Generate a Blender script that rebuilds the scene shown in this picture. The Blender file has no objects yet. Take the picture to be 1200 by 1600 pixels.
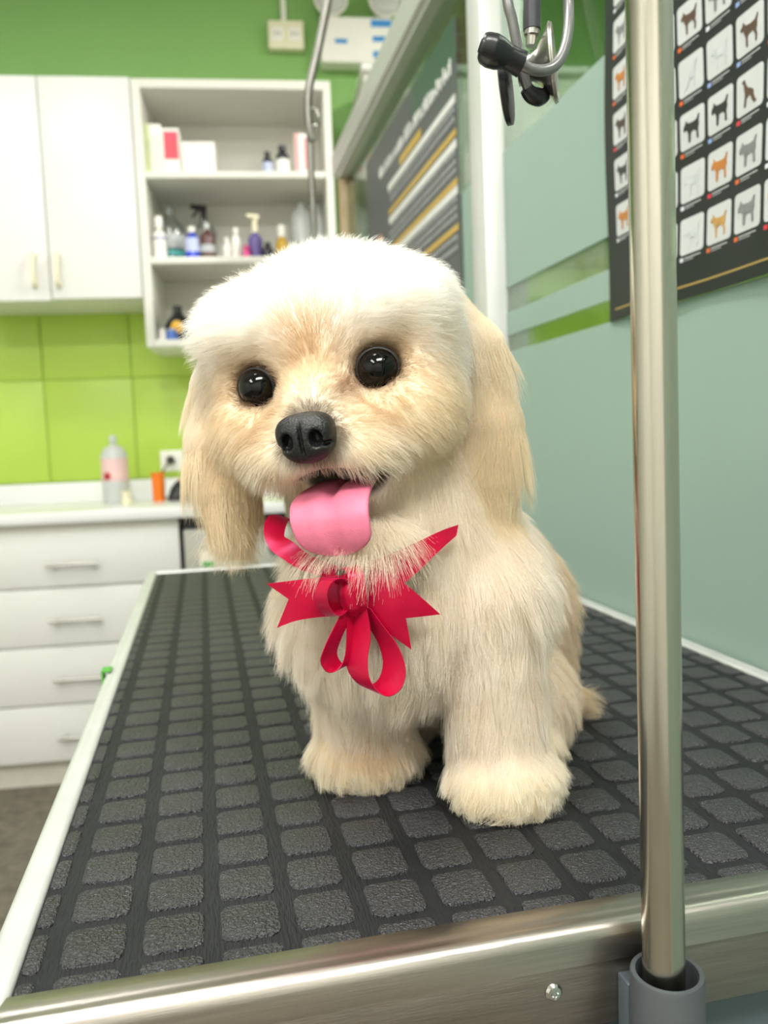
import bpy, bmesh, math, random
import numpy as np
from mathutils import Vector, Matrix, kdtree

random.seed(7)
rng = np.random.default_rng(7)
scene = bpy.context.scene
col = scene.collection
PI = math.pi

# ------------------------------------------------------------------ camera
F_PX = 1292.2                       # focal length in pixels of the 1200x1600 frame
YAW, PITCH, ROLL = 0.21292, -0.09107, -0.03795
WALL_A = -0.09228                   # the cabinet wall is not quite square to the table
CAM = Vector((0, 0, 1.15))
cf = Vector((math.sin(YAW)*math.cos(PITCH), math.cos(YAW)*math.cos(PITCH), math.sin(PITCH)))
r0 = Vector((math.cos(YAW), -math.sin(YAW), 0)); u0 = r0.cross(cf)
cr = r0*math.cos(ROLL) + u0*math.sin(ROLL); cu = -r0*math.sin(ROLL) + u0*math.cos(ROLL)
cam = bpy.data.cameras.new('camera'); cam_o = bpy.data.objects.new('camera', cam); col.objects.link(cam_o)
m = Matrix((cr, cu, -cf)).transposed().to_4x4(); m.translation = CAM
cam_o.matrix_world = m
cam.sensor_fit = 'VERTICAL'; cam.sensor_height = 36.0; cam.sensor_width = 27.0
cam.lens = F_PX/1600*36.0
cam.clip_start = 0.01
cam.dof.use_dof = True; cam.dof.focus_distance = 0.44; cam.dof.aperture_fstop = 8.5
scene.camera = cam_o

# ------------------------------------------------------------------ world, exposure
world = bpy.data.worlds.new('world'); scene.world = world; world.use_nodes = True
world.node_tree.nodes['Background'].inputs[0].default_value = (0.9, 0.95, 1.0, 1)
world.node_tree.nodes['Background'].inputs[1].default_value = 0.3
scene.view_settings.view_transform = 'Standard'; scene.view_settings.look = 'None'
scene.view_settings.gamma = 1.0; scene.view_settings.use_curve_mapping = False
scene.view_settings.exposure = -0.25
scene.cycles.max_bounces = 14; scene.cycles.diffuse_bounces = 5; scene.cycles.glossy_bounces = 6
scene.cycles.transmission_bounces = 12; scene.cycles.transparent_max_bounces = 16
scene.cycles.sample_clamp_indirect = 6.0
scene.cycles.caustics_reflective = False; scene.cycles.caustics_refractive = False
LIGHT_PANELS = [  # x, y, size x, size y, power : the fluorescent ceiling panels of the two rooms
    (-0.35, 0.70, 0.30, 1.20, 27), (0.15, -1.00, 1.20, 0.60, 88), (-0.9, 1.95, 1.20, 0.30, 13), (-1.6, -0.9, 0.60, 1.20, 52),
    (1.7, 1.3, 0.30, 1.20, 105)]
CEIL = 3.05

# ------------------------------------------------------------------ materials
def srgb(c):
    if isinstance(c, str):
        c = tuple(int(c[i:i+2], 16) for i in (0, 2, 4))
    f = lambda v: v/12.92 if v <= 0.04045 else ((v+0.055)/1.055)**2.4
    return tuple(f(v/255) for v in c[:3]) + (1.0,)
MATS = {}
def mat(name, c=None, rough=0.5, metal=0.0, var=0.04, scale=30, bump=0.0, bscale=None, coat=0.0, emit=0.0, stretch=None, spec=0.5, trans=0.0, alpha=1.0, sheen=0.0):
    if name in MATS: return MATS[name]
    M = bpy.data.materials.new(name); M.use_nodes = True
    nt = M.node_tree; N = nt.nodes; L = nt.links; b = N['Principled BSDF']
    tc = N.new('ShaderNodeTexCoord'); mp = N.new('ShaderNodeMapping'); L.new(tc.outputs['Object'], mp.inputs[0])
    if stretch: mp.inputs['Scale'].default_value = stretch
    nz = N.new('ShaderNodeTexNoise'); nz.inputs['Scale'].default_value = scale; nz.inputs['Detail'].default_value = 4
    L.new(mp.outputs[0], nz.inputs['Vector'])
    rp = N.new('ShaderNodeValToRGB'); base = srgb(c)
    rp.color_ramp.elements[0].position = 0.3; rp.color_ramp.elements[1].position = 0.7
    rp.color_ramp.elements[0].color = tuple(max(0, v*(1-var)) for v in base[:3])+(1,)
    rp.color_ramp.elements[1].color = tuple(min(1, v*(1+var)) for v in base[:3])+(1,)
    L.new(nz.outputs['Fac'], rp.inputs[0]); L.new(rp.outputs[0], b.inputs['Base Color'])
    b.inputs['Roughness'].default_value = rough; b.inputs['Metallic'].default_value = metal
    b.inputs['Specular IOR Level'].default_value = spec
    b.inputs['Coat Weight'].default_value = coat
    b.inputs['Transmission Weight'].default_value = trans; b.inputs['Alpha'].default_value = alpha
    if sheen: b.inputs['Sheen Weight'].default_value = sheen
    if emit:
        L.new(rp.outputs[0], b.inputs['Emission Color']); b.inputs['Emission Strength'].default_value = emit
    if bump:
        n2 = N.new('ShaderNodeTexNoise'); n2.inputs['Scale'].default_value = bscale or scale*4; n2.inputs['Detail'].default_value = 3
        L.new(mp.outputs[0], n2.inputs['Vector'])
        bp = N.new('ShaderNodeBump'); bp.inputs['Strength'].default_value = bump; bp.inputs['Distance'].default_value = 0.002
        L.new(n2.outputs['Fac'], bp.inputs['Height']); L.new(bp.outputs[0], b.inputs['Normal'])
    MATS[name] = M; return M

def clear_mat(name, tint, gloss=0.12, rough=0.03):
    """thin clear glass or plastic: mostly see-through with a sharp sheen"""
    if name in MATS: return MATS[name]
    M = bpy.data.materials.new(name); M.use_nodes = True; nt = M.node_tree; N = nt.nodes; L = nt.links
    N.remove(N['Principled BSDF'])
    t = N.new('ShaderNodeBsdfTransparent'); g = N.new('ShaderNodeBsdfGlossy'); mx = N.new('ShaderNodeMixShader')
    lw = N.new('ShaderNodeLayerWeight'); lw.inputs[0].default_value = 0.25
    mt = N.new('ShaderNodeMath'); mt.operation = 'MULTIPLY_ADD'; mt.inputs[1].default_value = 0.7; mt.inputs[2].default_value = gloss*0.4
    nz = N.new('ShaderNodeTexNoise'); nz.inputs['Scale'].default_value = 8
    rp = N.new('ShaderNodeValToRGB'); c = srgb(tint)
    rp.color_ramp.elements[0].color = tuple(v*0.97 for v in c[:3])+(1,); rp.color_ramp.elements[1].color = c
    L.new(nz.outputs['Fac'], rp.inputs[0]); L.new(rp.outputs[0], t.inputs[0])
    g.inputs['Roughness'].default_value = rough
    L.new(lw.outputs['Fresnel'], mt.inputs[0]); L.new(mt.outputs[0], mx.inputs[0])
    L.new(t.outputs[0], mx.inputs[1]); L.new(g.outputs[0], mx.inputs[2]); L.new(mx.outputs[0], N['Material Output'].inputs[0])
    MATS[name] = M; return M

def film_mat(name, c, translucency=0.45):
    """frosted film or milky plastic: scatters light on both sides"""
    if name in MATS: return MATS[name]
    M = bpy.data.materials.new(name); M.use_nodes = True; nt = M.node_tree; N = nt.nodes; L = nt.links
    N.remove(N['Principled BSDF'])
    d = N.new('ShaderNodeBsdfDiffuse'); t = N.new('ShaderNodeBsdfTranslucent'); mx = N.new('ShaderNodeMixShader'); mx.inputs[0].default_value = translucency
    g = N.new('ShaderNodeBsdfGlossy'); g.inputs['Roughness'].default_value = 0.35; m2 = N.new('ShaderNodeMixShader'); m2.inputs[0].default_value = 0.06
    nz = N.new('ShaderNodeTexNoise'); nz.inputs['Scale'].default_value = 3; rp = N.new('ShaderNodeValToRGB'); k = srgb(c)
    rp.color_ramp.elements[0].color = tuple(v*0.97 for v in k[:3])+(1,); rp.color_ramp.elements[1].color = k
    L.new(nz.outputs['Fac'], rp.inputs[0]); L.new(rp.outputs[0], d.inputs[0]); L.new(rp.outputs[0], t.inputs[0])
    L.new(d.outputs[0], mx.inputs[1]); L.new(t.outputs[0], mx.inputs[2]); L.new(mx.outputs[0], m2.inputs[1]); L.new(g.outputs[0], m2.inputs[2])
    L.new(m2.outputs[0], N['Material Output'].inputs[0]); MATS[name] = M; return M

M_white = mat('white_laminate', 'E9E9E6', 0.35, var=0.012, scale=6)
M_white2 = mat('white_board', 'E6E5DC', 0.45, var=0.012, scale=6)
M_plastic = mat('white_plastic', 'F2F0E8', 0.35, var=0.015)
M_cream = mat('cream_plastic', 'E9E4C6', 0.4, var=0.02)
M_counter = mat('counter_laminate', 'F1F1F2', 0.22, var=0.012, scale=90)
M_green = mat('green_paint', '84B364', 0.55, var=0.02, scale=4)
M_lime = mat('lime_tile_glaze', 'B6D454', 0.42, var=0.03, scale=3)
M_grout = mat('lime_grout', 'A4C24E', 0.8)
M_wallwhite = mat('white_paint', 'E4E4DE', 0.7, var=0.015, scale=5)
M_ceil = mat('ceiling_paint', 'E8E8E4', 0.8, var=0.015, scale=5)
M_floor = mat('floor_vinyl', '6E675B', 0.55, var=0.35, scale=26, bump=0.15)
M_alu = mat('anodised_aluminium', 'D6D7D4', 0.42, 0.35, var=0.04, scale=8, stretch=(20, 20, 1))
M_chrome = mat('polished_chrome', 'C9C9C6', 0.10, 1.0, var=0.03)
M_nickel = mat('satin_nickel', 'B9B7B0', 0.28, 1.0, var=0.05, scale=20)
M_steel = mat('brushed_stainless', 'B4ADA6', 0.30, 1.0, var=0.10, scale=12, bump=0.08, bscale=60, stretch=(1, 30, 30))
M_pole = mat('stainless_tube', 'B9B4A8', 0.20, 1.0, var=0.05, scale=14, stretch=(30, 30, 1))
M_rubber = mat('black_rubber', '17181A', 0.42, var=0.15, scale=60)
M_dark = mat('dark_plastic', '1E1F22', 0.35, var=0.1)

# ------------------------------------------------------------------ object helpers
def link(o, parent=None):
    col.objects.link(o)
    if parent is not None: o.parent = parent
    return o
def tag(o, label=None, cat=None, group=None, kind=None):
    if label: o['label'] = label
    if cat: o['category'] = cat
    if group: o['group'] = group
    if kind: o['kind'] = kind
    return o
def empty(name, loc=(0, 0, 0), rz=0.0):
    o = bpy.data.objects.new(name, None); o.empty_display_size = 0.05
    o.location = loc; o.rotation_euler = (0, 0, rz); return link(o)

class MB:
    """collects shapes and links them as ONE mesh object"""
    def __init__(s): s.bm = bmesh.new()
    def box(s, x0, x1, y0, y1, z0, z1, bev=0.0, seg=2):
        t = bmesh.new(); bmesh.ops.create_cube(t, size=1)
        for v in t.verts: v.co = Vector(((x0+x1)/2+v.co.x*(x1-x0), (y0+y1)/2+v.co.y*(y1-y0), (z0+z1)/2+v.co.z*(z1-z0)))
        if bev: bmesh.ops.bevel(t, geom=t.edges[:], offset=bev, segments=seg, profile=0.5, affect='EDGES')
        return s.add(t)
    def add(s, t):
        mp = {v: s.bm.verts.new(v.co) for v in t.verts}
        for f in t.faces:
            try: s.bm.faces.new([mp[v] for v in f.verts])
            except ValueError: pass
        t.free(); return s
    def grid(s, rows, close_u=False, close_v=False, cap=False):
        """rows: list of rings of points"""
        V = [[s.bm.verts.new(p) for p in r] for r in rows]; n = len(V[0])
        for i in range(len(V) if close_v else len(V)-1):
            A, B = V[i], V[(i+1) % len(V)]
            for j in range(n if close_u else n-1):
                k = (j+1) % n
                s.bm.faces.new((A[j], A[k], B[k], B[j]))
        if cap:
            s.bm.faces.new(list(reversed(V[0]))); s.bm.faces.new(V[-1])
        return s
    def lathe(s, prof, n=24, axis='z', off=(0, 0, 0)):
        rows = []
        for r, h in prof:
            ring = []
            for k in range(n):
                a = 2*PI*k/n; x, y = max(r, 1e-5)*math.cos(a), max(r, 1e-5)*math.sin(a)
                p = {'z': (x, y, h), 'x': (h, x, y), 'y': (y, h, x)}[axis]
                ring.append(Vector(p)+Vector(off))
            rows.append(ring)
        return s.grid(rows, close_u=True, cap=True)
    def tube(s, pts, r, n=12, smooth=0, cap=True, flat=1.0):
        pts = [Vector(p) for p in pts]
        rr = list(r) if hasattr(r, '__len__') else [r]*len(pts)
        if smooth:
            P, R = [], []
            for i in range(len(pts)-1):
                a, b, c, d = pts[max(i-1, 0)], pts[i], pts[i+1], pts[min(i+2, len(pts)-1)]
                for k in range(smooth):
                    t = k/smooth
                    P.append(0.5*((2*b)+(c-a)*t+(2*a-5*b+4*c-d)*t*t+(3*b-a-3*c+d)*t**3)); R.append(rr[i]*(1-t)+rr[i+1]*t)
            P.append(pts[-1]); R.append(rr[-1]); pts, rr = P, R
        rows = []; u = None
        for i, p in enumerate(pts):
            d = (pts[min(i+1, len(pts)-1)]-pts[max(i-1, 0)]).normalized()
            if u is None: u = d.orthogonal().normalized()
            u = (u-d*u.dot(d)).normalized(); v = d.cross(u)
            rows.append([p+(u*math.cos(2*PI*k/n)+v*math.sin(2*PI*k/n)*flat)*rr[i] for k in range(n)])
        return s.grid(rows, close_u=True, cap=cap)
    def prism(s, poly, y0, y1, plane='xz'):
        mk = {'xz': lambda a, b, h: (a, h, b), 'xy': lambda a, b, h: (a, b, h), 'yz': lambda a, b, h: (h, a, b)}[plane]
        return s.grid([[Vector(mk(a, b, y0)) for a, b in poly], [Vector(mk(a, b, y1)) for a, b in poly]], close_u=True, cap=True)
    def build(s, name, material, parent=None, smooth=True, angle=35, loc=None):
        bmesh.ops.recalc_face_normals(s.bm, faces=s.bm.faces[:])
        me = bpy.data.meshes.new(name); s.bm.to_mesh(me); s.bm.free()
        me.materials.append(material)
        if smooth:
            me.polygons.foreach_set('use_smooth', [True]*len(me.polygons)); me.set_sharp_from_angle(angle=math.radians(angle))
        o = bpy.data.objects.new(name, me); link(o, parent)
        if loc: o.location = loc
        return o
def bx(name, dims, material, parent=None, bev=0.0, **k):
    return MB().box(*dims, bev=bev).build(name, material, parent, **k)
def share(name, me, parent, loc=None, rot=None, scale=None):
    o = bpy.data.objects.new(name, me); link(o, parent)
    if loc: o.location = loc
    if rot: o.rotation_euler = rot
    if scale: o.scale = scale
    return o

E1 = Vector((math.cos(WALL_A), math.sin(WALL_A), 0)); EM = Vector((-math.sin(WALL_A), math.cos(WALL_A), 0))
def wp(s, d, z): return E1*s + EM*d + Vector((0, 0, z))       # a point in the frame of the cabinet wall
def wthing(name, label, cat, s, d, z, group=None):
    return tag(empty(name, wp(s, d, z), WALL_A), label, cat, group)
WD = 3.38                                                     # distance of the cabinet wall

# ------------------------------------------------------------------ room shell
def structure(o): o['kind'] = 'structure'; return o
structure(bx('floor', (-2.6, 3.0, -2.2, 4.2, -0.06, 0.0), M_floor))
structure(bx('ceiling', (-2.6, 3.0, -2.2, 4.2, CEIL, CEIL+0.06), M_ceil))
structure(bx('wall_left', (-2.66, -2.6, -2.2, 4.2, 0, CEIL), M_wallwhite))
structure(bx('wall_front', (-2.6, 3.0, -2.26, -2.2, 0, CEIL), M_wallwhite))
structure(bx('wall_far_right', (3.0, 3.06, -2.2, 4.2, 0, CEIL), M_wallwhite))
wb = structure(MB().box(-2.9, 2.75, 0, 0.08, 0, CEIL).build('wall_back', M_green)); wb.location = wp(0, WD, 0); wb.rotation_euler.z = WALL_A
# glazed lime splashback, tile by tile
gr = bx('splashback_bed', (-1.36, 0.52, -0.004, 0.002, 1.018, 1.70), M_grout, wb)
tile_me = None
for i in range(-2, 5):
    for j in range(2):
        x0 = -0.897+0.333*(i-1); z0 = 1.02+0.398*j
        x1 = min(x0+0.331, 0.52); x0 = max(x0, -1.36); h = 0.395 if j == 0 else 0.28
        if x1-x0 > 0.02: bx('splashback_tile', (x0+0.0015, x1-0.0015, -0.011, -0.003, z0, z0+h), M_lime, wb, bev=0.002)
for i in range(6):
    for j in range(3):
        x0 = 0.62+0.333*i
        bx('splashback_tile', (x0+0.0015, x0+0.3315, -0.011, -0.003, 1.02+0.398*j, 1.02+0.398*j+0.395), M_lime, wb, bev=0.002)

# fluorescent ceiling panels
M_tube = mat('lit_diffuser', 'FFFFFF', 0.5, var=0.005, emit=6.0)
M_fix = mat('white_enamel', 'F0F0F0', 0.4, var=0.01)
spot = ['over the left side of the table', 'behind the right shoulder of the viewer', 'over the drawers', 'in the far front corner', 'beyond the glass partition']
for k, (x, y, sx, sy, pw) in enumerate(LIGHT_PANELS):
    e = tag(empty('ceiling_light', (x, y, CEIL)), 'white fluorescent ceiling panel '+spot[k], 'ceiling light', 'ceiling lights')
    mb = MB()
    for a in ((-sx/2-.03, -sx/2, -sy/2-.03, sy/2+.03), (sx/2, sx/2+.03, -sy/2-.03, sy/2+.03), (-sx/2, sx/2, -sy/2-.03, -sy/2), (-sx/2, sx/2, sy/2, sy/2+.03)):
        mb.box(*a, -0.05, 0.0)
    mb.build('housing', M_fix, e)
    bx('diffuser', (-sx/2, sx/2, -sy/2, sy/2, -0.03, -0.02), M_tube, e)
    la = bpy.data.lights.new('tube_light', 'AREA'); la.shape = 'RECTANGLE'; la.size = sx*0.98; la.size_y = sy*0.98; la.energy = pw; la.color = (1.0, 0.98, 0.93)
    lo = bpy.data.objects.new('tube_light', la); link(lo, e); lo.location = (0, 0, -0.034)

# ------------------------------------------------------------------ glass partition (structure)
PX = 0.515
part = structure(empty('wall_partition', (PX, 0, 0)))
M_glass = clear_mat('clear_glass', 'DDEBDF', 0.12)
M_film = film_mat('frosted_film', 'C8DBD3', 0.55)
bx('glass_pane', (0.003, 0.009, -1.2, 1.35, 0.10, 2.03), M_glass, part)
bx('glass_pane', (0.003, 0.009, 1.41, 2.80, 0.10, 2.03), M_glass, part)
for y0, y1 in ((-1.2, 1.35), (1.41, 2.80)):
    for z0, z1 in ((0.10, 1.284), (1.312, 1.350), (1.391, 1.612)):
        bx('frosted_film', (0.0015, 0.0027, y0, y1, z0, z1), M_film, part)
bx('post', (-0.033, 0.040, 1.345, 1.415, 0.0, 2.10), M_alu, part, bev=0.003)
bx('post', (-0.020, 0.028, 2.78, 2.83, 0.0, 2.02), mat('tan_timber', 'B9A382', 0.6, var=0.08), part, bev=0.002)
bx('post', (-0.025, 0.035, -1.26, -1.2, 0.0, 2.10), M_alu, part, bev=0.003)
MB().box(-0.036, 0.044, -1.26, 2.84, 2.022, 2.095, bev=0.004).box(-0.024, 0.032, -1.2, 2.80, 2.008, 2.023).build('top_rail', M_alu, part)
bx('bottom_rail', (-0.025, 0.035, -1.2, 2.80, 0.0, 0.10), M_alu, part, bev=0.003)

# ------------------------------------------------------------------ wall cabinet, open shelf unit, base units
def bar_handle(parent, x0, x1, z, y):
    h = MB().tube([(x0, y, z), (x1, y, z)], 0.006, 12)
    for x in (x0+0.022, x1-0.022): h.tube([(x, y, z), (x, y+0.034, z)], 0.0045, 10)
    return h.build('handle', M_nickel, parent)
wc = wthing('wall_cabinet', 'white two-door wall cabinet with cream pull handles beside the open shelves', 'cabinet', -0.757, WD, 1.665)
bx('body', (-0.305, 0.303, -0.342, -0.0, 0.0, 0.735), M_white2, wc, bev=0.001)
for s in (-1, 1):
    a, b = (-0.306, -0.002) if s < 0 else (0.002, 0.304)
    d = bx('door', (a, b, -0.362, -0.344, -0.006 if s < 0 else -0.001, 0.736), M_white, wc, bev=0.0015)
    hx = -0.048 if s < 0 else 0.030
    MB().tube([(hx, -0.362, 0.040), (hx, -0.385, 0.050), (hx, -0.392, 0.095), (hx, -0.385, 0.140), (hx, -0.362, 0.150)], [0.011, 0.010, 0.009, 0.010, 0.011], 12, smooth=5, flat=0.6).build('handle', M_cream, d)

SX0, SX1, SZ0, SZ1 = -0.449, 0.232, 1.494, 2.398
su = wthing('shelf_unit', 'white open wall shelf with three tiers of bottles and boxes', 'shelf', 0, WD, SZ0)
bx('side_panel', (SX0, SX0+0.03, -0.36, -0.0, 0, SZ1-SZ0), M_white2, su, bev=0.001)
bx('side_panel', (SX1-0.026, SX1, -0.36, -0.0, 0, SZ1-SZ0), M_white2, su, bev=0.001)
bx('back_panel', (SX0+0.03, SX1-0.026, -0.012, -0.001, 0.02, SZ1-SZ0-0.02), M_white2, su)
bx('top_panel', (SX0+0.03, SX1-0.026, -0.36, -0.012, SZ1-SZ0-0.03, SZ1-SZ0), M_white2, su, bev=0.001)
bx('bottom_panel', (SX0+0.03, SX1-0.026, -0.36, -0.012, 0, 0.024), M_white2, su, bev=0.001)
SH1, SH2, SH3 = SZ0+0.024, 1.802, 2.092
for z in (SH2, SH3): bx('shelf_board', (SX0+0.03, SX1-0.026, -0.355, -0.012, z-0.022-SZ0, z-SZ0), M_white2, su, bev=0.001)

du = wthing('drawer_unit', 'white base unit of four drawers with satin bar handles', 'drawer unit', -0.70, WD, 0)
bx('carcass', (-0.348, 0.343, -0.53, -0.02, 0.09, 0.902), M_white2, du)
bx('toe_kick', (-0.348, 0.343, -0.505, -0.485, 0.0, 0.09), mat('toe_kick_board', 'D8D5C8', 0.5), du)
zs = [0.095, 0.293, 0.493, 0.691, 0.874]
for k in range(4):
    d = bx('drawer', (-0.350, 0.345, -0.55, -0.532, zs[k]+0.003, zs[k+1]-0.003), M_white, du, bev=0.0015)
    bar_handle(d, -0.085, 0.085, (zs[k]+zs[k+1])/2-0.008 if k < 3 else 0.770, -0.585)
ct = wthing('countertop', 'glossy white countertop with upstand above the drawers', 'countertop', 0, WD, 0.905)
bx('slab', (-1.34, 0.27, -0.58, -0.015, 0, 0.04), M_counter, ct, bev=0.008)
bx('upstand', (-1.34, 0.27, -0.035, -0.013, 0.0385, 0.113), M_counter, ct, bev=0.004)
bx('end_panel', (-1.335, -1.317, -0.55, -0.02, -0.905, -0.001), M_white2, ct)
ap = wthing('dishwasher', 'stainless steel undercounter dishwasher with a white energy sticker', 'dishwasher', -0.05, WD, 0)
bx('body', (-0.292, 0.30, -0.52, -0.03, 0.02, 0.90), M_dark, ap)
bx('door_panel', (-0.290, 0.30, -0.552, -0.522, 0.09, 0.862), mat('appliance_steel', 'A3A39B', 0.38, 0.75, var=0.05, stretch=(1, 1, 30)), ap, bev=0.003)
st = bx('sticker', (-0.238, -0.112, -0.5545, -0.5525, 0.733, 0.788), M_plastic, ap)
bx('sticker_print', (-0.232, -0.190, -0.5556, -0.5546, 0.735, 0.752), mat('green_print', '4FB257', 0.5), st)
bx('sticker_print', (-0.140, -0.120, -0.5556, -0.5546, 0.752, 0.765), mat('grey_print', '8a8a88', 0.5), st)
MB().lathe([(0.0, -0.553), (0.028, -0.553), (0.028, -0.566), (0.024, -0.570), (0.0, -0.570)], 28, 'y', (0.02, 0, 0.79)).build('dial', mat('dial_grey', '5b5e60', 0.4), ap)

# ------------------------------------------------------------------ things on the green wall
ot = wthing('power_outlet', 'white double socket box high on the green wall with conduit', 'outlet', 0.096, WD, 2.645)
MB().box(-0.068, 0.068, -0.045, 0, 0, 0.105, bev=0.006).build('box', M_cream, ot)
MB().tube([(-0.005, -0.014, 0.10), (-0.005, -0.014, CEIL-2.645)], 0.011, 12).build('conduit', M_plastic, ot)
for s in (-1, 1):
    f = bx('socket_face', (s*0.032-0.022, s*0.032+0.022, -0.0485, -0.044, 0.028, 0.080), M_plastic, ot, bev=0.002)
    for a in (-0.008, 0.008): bx('slot', (s*0.032+a-0.002, s*0.032+a+0.002, -0.0490, -0.0480, 0.046, 0.060), M_dark, f)
em = wthing('emergency_light', 'white twin-head emergency light box with blue stickers', 'emergency light', 0.365, WD, 2.58)
MB().box(-0.140, 0.140, -0.085, 0, 0, 0.170, bev=0.010).build('housing', M_plastic, em)
M_blue = mat('blue_print', '3A8FD0', 0.45)
for (x0, x1, z0, z1) in ((-0.085, -0.038, 0.070, 0.086), (0.055, 0.135, 0.132, 0.158), (0.060, 0.125, 0.078, 0.098), (0.060, 0.085, 0.018, 0.044)):
    bx('sticker', (x0, x1, -0.0862, -0.0846, z0, z1), M_blue, em)
for x in (-0.095, 0.115):
    h = MB().lathe([(0.0, -0.01), (0.045, -0.015), (0.062, -0.06), (0.066, -0.075), (0.066, -0.088), (0.060, -0.088), (0.055, -0.076), (0.0, -0.072)], 28, 'y', (x, -0.01, 0.232)).build('lamp_head', M_plastic, em)
    MB().lathe([(0.0, -0.083), (0.054, -0.083), (0.054, -0.088), (0.03, -0.094), (0.0, -0.096)], 24, 'y', (x, -0.01, 0.232)).build('lens', film_mat('lamp_lens', 'DDE2DC', 0.3), h)
    MB().tube([(x, -0.04, 0.165), (x, -0.04, 0.195)], 0.014, 12).build('swivel', M_plastic, em)
# brown brick panel seen through the glass
bp = wthing('brick_panel', 'brown brick-faced panel on the green wall seen through the glass', 'wall panel', 0.78, WD, 2.53)
bx('backing', (-0.125, 0.125, -0.012, 0, 0, 0.33), mat('mortar', 'C9BFA2', 0.85), bp)
M_brick = mat('brown_brick', '9C6B50', 0.75, var=0.15, scale=20)
for j in range(5):
    for i in range(-2, 2):
        x0 = i*0.115+(0.055 if j % 2 else 0.0); x1 = min(x0+0.105, 0.122); x0 = max(x0, -0.122)
        if x1-x0 > 0.02: bx('brick', (x0, x1, -0.021, -0.011, 0.007+j*0.065, 0.007+j*0.065+0.056), M_brick, bp, bev=0.003)
wc2 = wthing('wall_cabinet', 'pale wall cabinet behind the glass partition under the brick panel', 'cabinet', 0.98, WD, 1.98)
bx('body', (-0.62, 0.62, -0.30, 0, 0.0, 0.47), M_white2, wc2, bev=0.002)
for i in range(3): bx('door', (-0.62+i*0.4133+0.003, -0.62+(i+1)*0.4133-0.003, -0.318, -0.3, 0.003, 0.44), M_white2, wc2, bev=0.002)
bx('cornice', (-0.63, 0.63, -0.33, 0, 0.47, 0.495), M_white, wc2, bev=0.003)
bc = wthing('base_cabinet', 'white base cabinet behind the frosted glass', 'cabinet', 1.3, WD, 0)
bx('body', (-0.6, 0.9, -0.55, -0.02, 0.08, 0.88), M_white2, bc, bev=0.002)
bx('plinth', (-0.6, 0.9, -0.50, -0.05, 0.0, 0.08), M_dark, bc)
bx('worktop', (-0.62, 0.92, -0.58, -0.012, 0.88, 0.92), mat('dark_worktop', '4b5148', 0.35), bc, bev=0.004)

# wall socket and black plug over the counter
so = wthing('wall_socket', 'white wall socket on the lime tiles with a black plug and cord', 'outlet', -0.43, WD-0.011, 1.045)
bx('plate', (-0.045, 0.045, -0.010, 0, 0, 0.082), M_plastic, so, bev=0.003)
MB().lathe([(0.0, 0.0), (0.016, 0.0), (0.017, -0.018), (0.010, -0.034), (0.0, -0.036)], 16, 'y', (-0.004, -0.010, 0.044)).build('plug', M_dark, so)
MB().tube([(-0.004, -0.04, 0.044), (-0.012, -0.065, 0.028), (-0.045, -0.09, -0.02), (-0.060, -0.10, -0.06), (-0.055, -0.115, -0.0985), (0.0, -0.13, -0.0965)], 0.0035, 8, smooth=6).build('cord', M_dark, so)

# ------------------------------------------------------------------ bottles, boxes and tools
def bottle(name, label, s, d, z, r, h, body, cap, neck=0.35, capr=0.5, caph=0.16, shoulder=0.72, lab=None, labz=(0.15, 0.6), group='bottles on the shelves', square=False, cat='bottle', capname='cap'):
    e = wthing(name, label, cat, s, d, z, group)
    hb = h*(1-caph)
    prof = [(0.0, 0.0), (r*0.92, 0.0), (r, r*0.10), (r, hb*shoulder), (r*0.93, hb*(shoulder+0.07)), (r*0.70, hb*(shoulder+0.15)), (r*neck, hb*0.94), (r*neck, hb), (0.0, hb)]
    MB().lathe(prof, 28).build('body', body, e)
    if cap is not None:
        c = r*capr
        MB().lathe([(0.0, hb*0.99), (c, hb*0.99), (c, h*0.985), (c*0.9, h), (0.0, h)], 24).build(capname, cap, e)
    if lab is not None:
        a, b = labz
        MB().lathe([(r*1.001, hb*a), (r*1.012, hb*a), (r*1.012, hb*b), (r*1.001, hb*b)], 28).build('label_wrap', lab, e)
    return e
M_clear = clear_mat('clear_plastic', 'F6FAFA', 0.2, 0.1)
M_milk = film_mat('milky_plastic', 'E8ECEC', 0.35)
def box_thing(name, label, s, d, z, w_, dp, h, body, patches=(), group='boxes on the top shelf', lid=True):
    e = wthing(name, label, 'box', s, d, z, group)
    bx('panels', (-w_/2, w_/2, -dp/2, dp/2, 0, h), body, e, bev=0.0015)
    if lid: bx('flap', (-w_/2+0.001, w_/2-0.001, -dp/2-0.001, -dp/2+0.001, h*0.86, h-0.001), body, e)
    for (x0, x1, z0, z1, mm) in patches: bx('print', (x0*w_, x1*w_, -dp/2-0.0016, -dp/2-0.0006, z0*h, z1*h), mm, e)
    return e
M_red = mat('red_print', 'E2455A', 0.45); M_pink = mat('pink_print', 'E9A4A6', 0.45); M_limep = mat('lime_card', 'D6E59A', 0.5)
M_card = mat('white_card', 'F7F6F0', 0.5, var=0.01); M_purple = mat('purple_label', '6B5FA0', 0.4); M_teal = mat('teal_print', '62C4C0', 0.4)
M_brown = mat('brown_plastic', '5A3A33', 0.3); M_blueb = mat('blue_plastic', '1838C8', 0.28, coat=0.3); M_gold = mat('amber_liquid', 'C9A02A', 0.3)
M_lav = mat('lavender_label', 'BFC8E8', 0.4); M_yel = mat('yellow_plastic', 'E5AE1E', 0.35); M_grey = mat('grey_label', 'B9BCC0', 0.45); M_hot = mat('pink_label', 'E8529A', 0.4)
zt = SH3
box_thing('carton', 'tall white and lime carton at the left of the top shelf', -0.391, 3.13, zt, 0.055, 0.10, 0.178, M_card, ((-0.5, -0.3, 0, 1, M_limep),))
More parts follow.
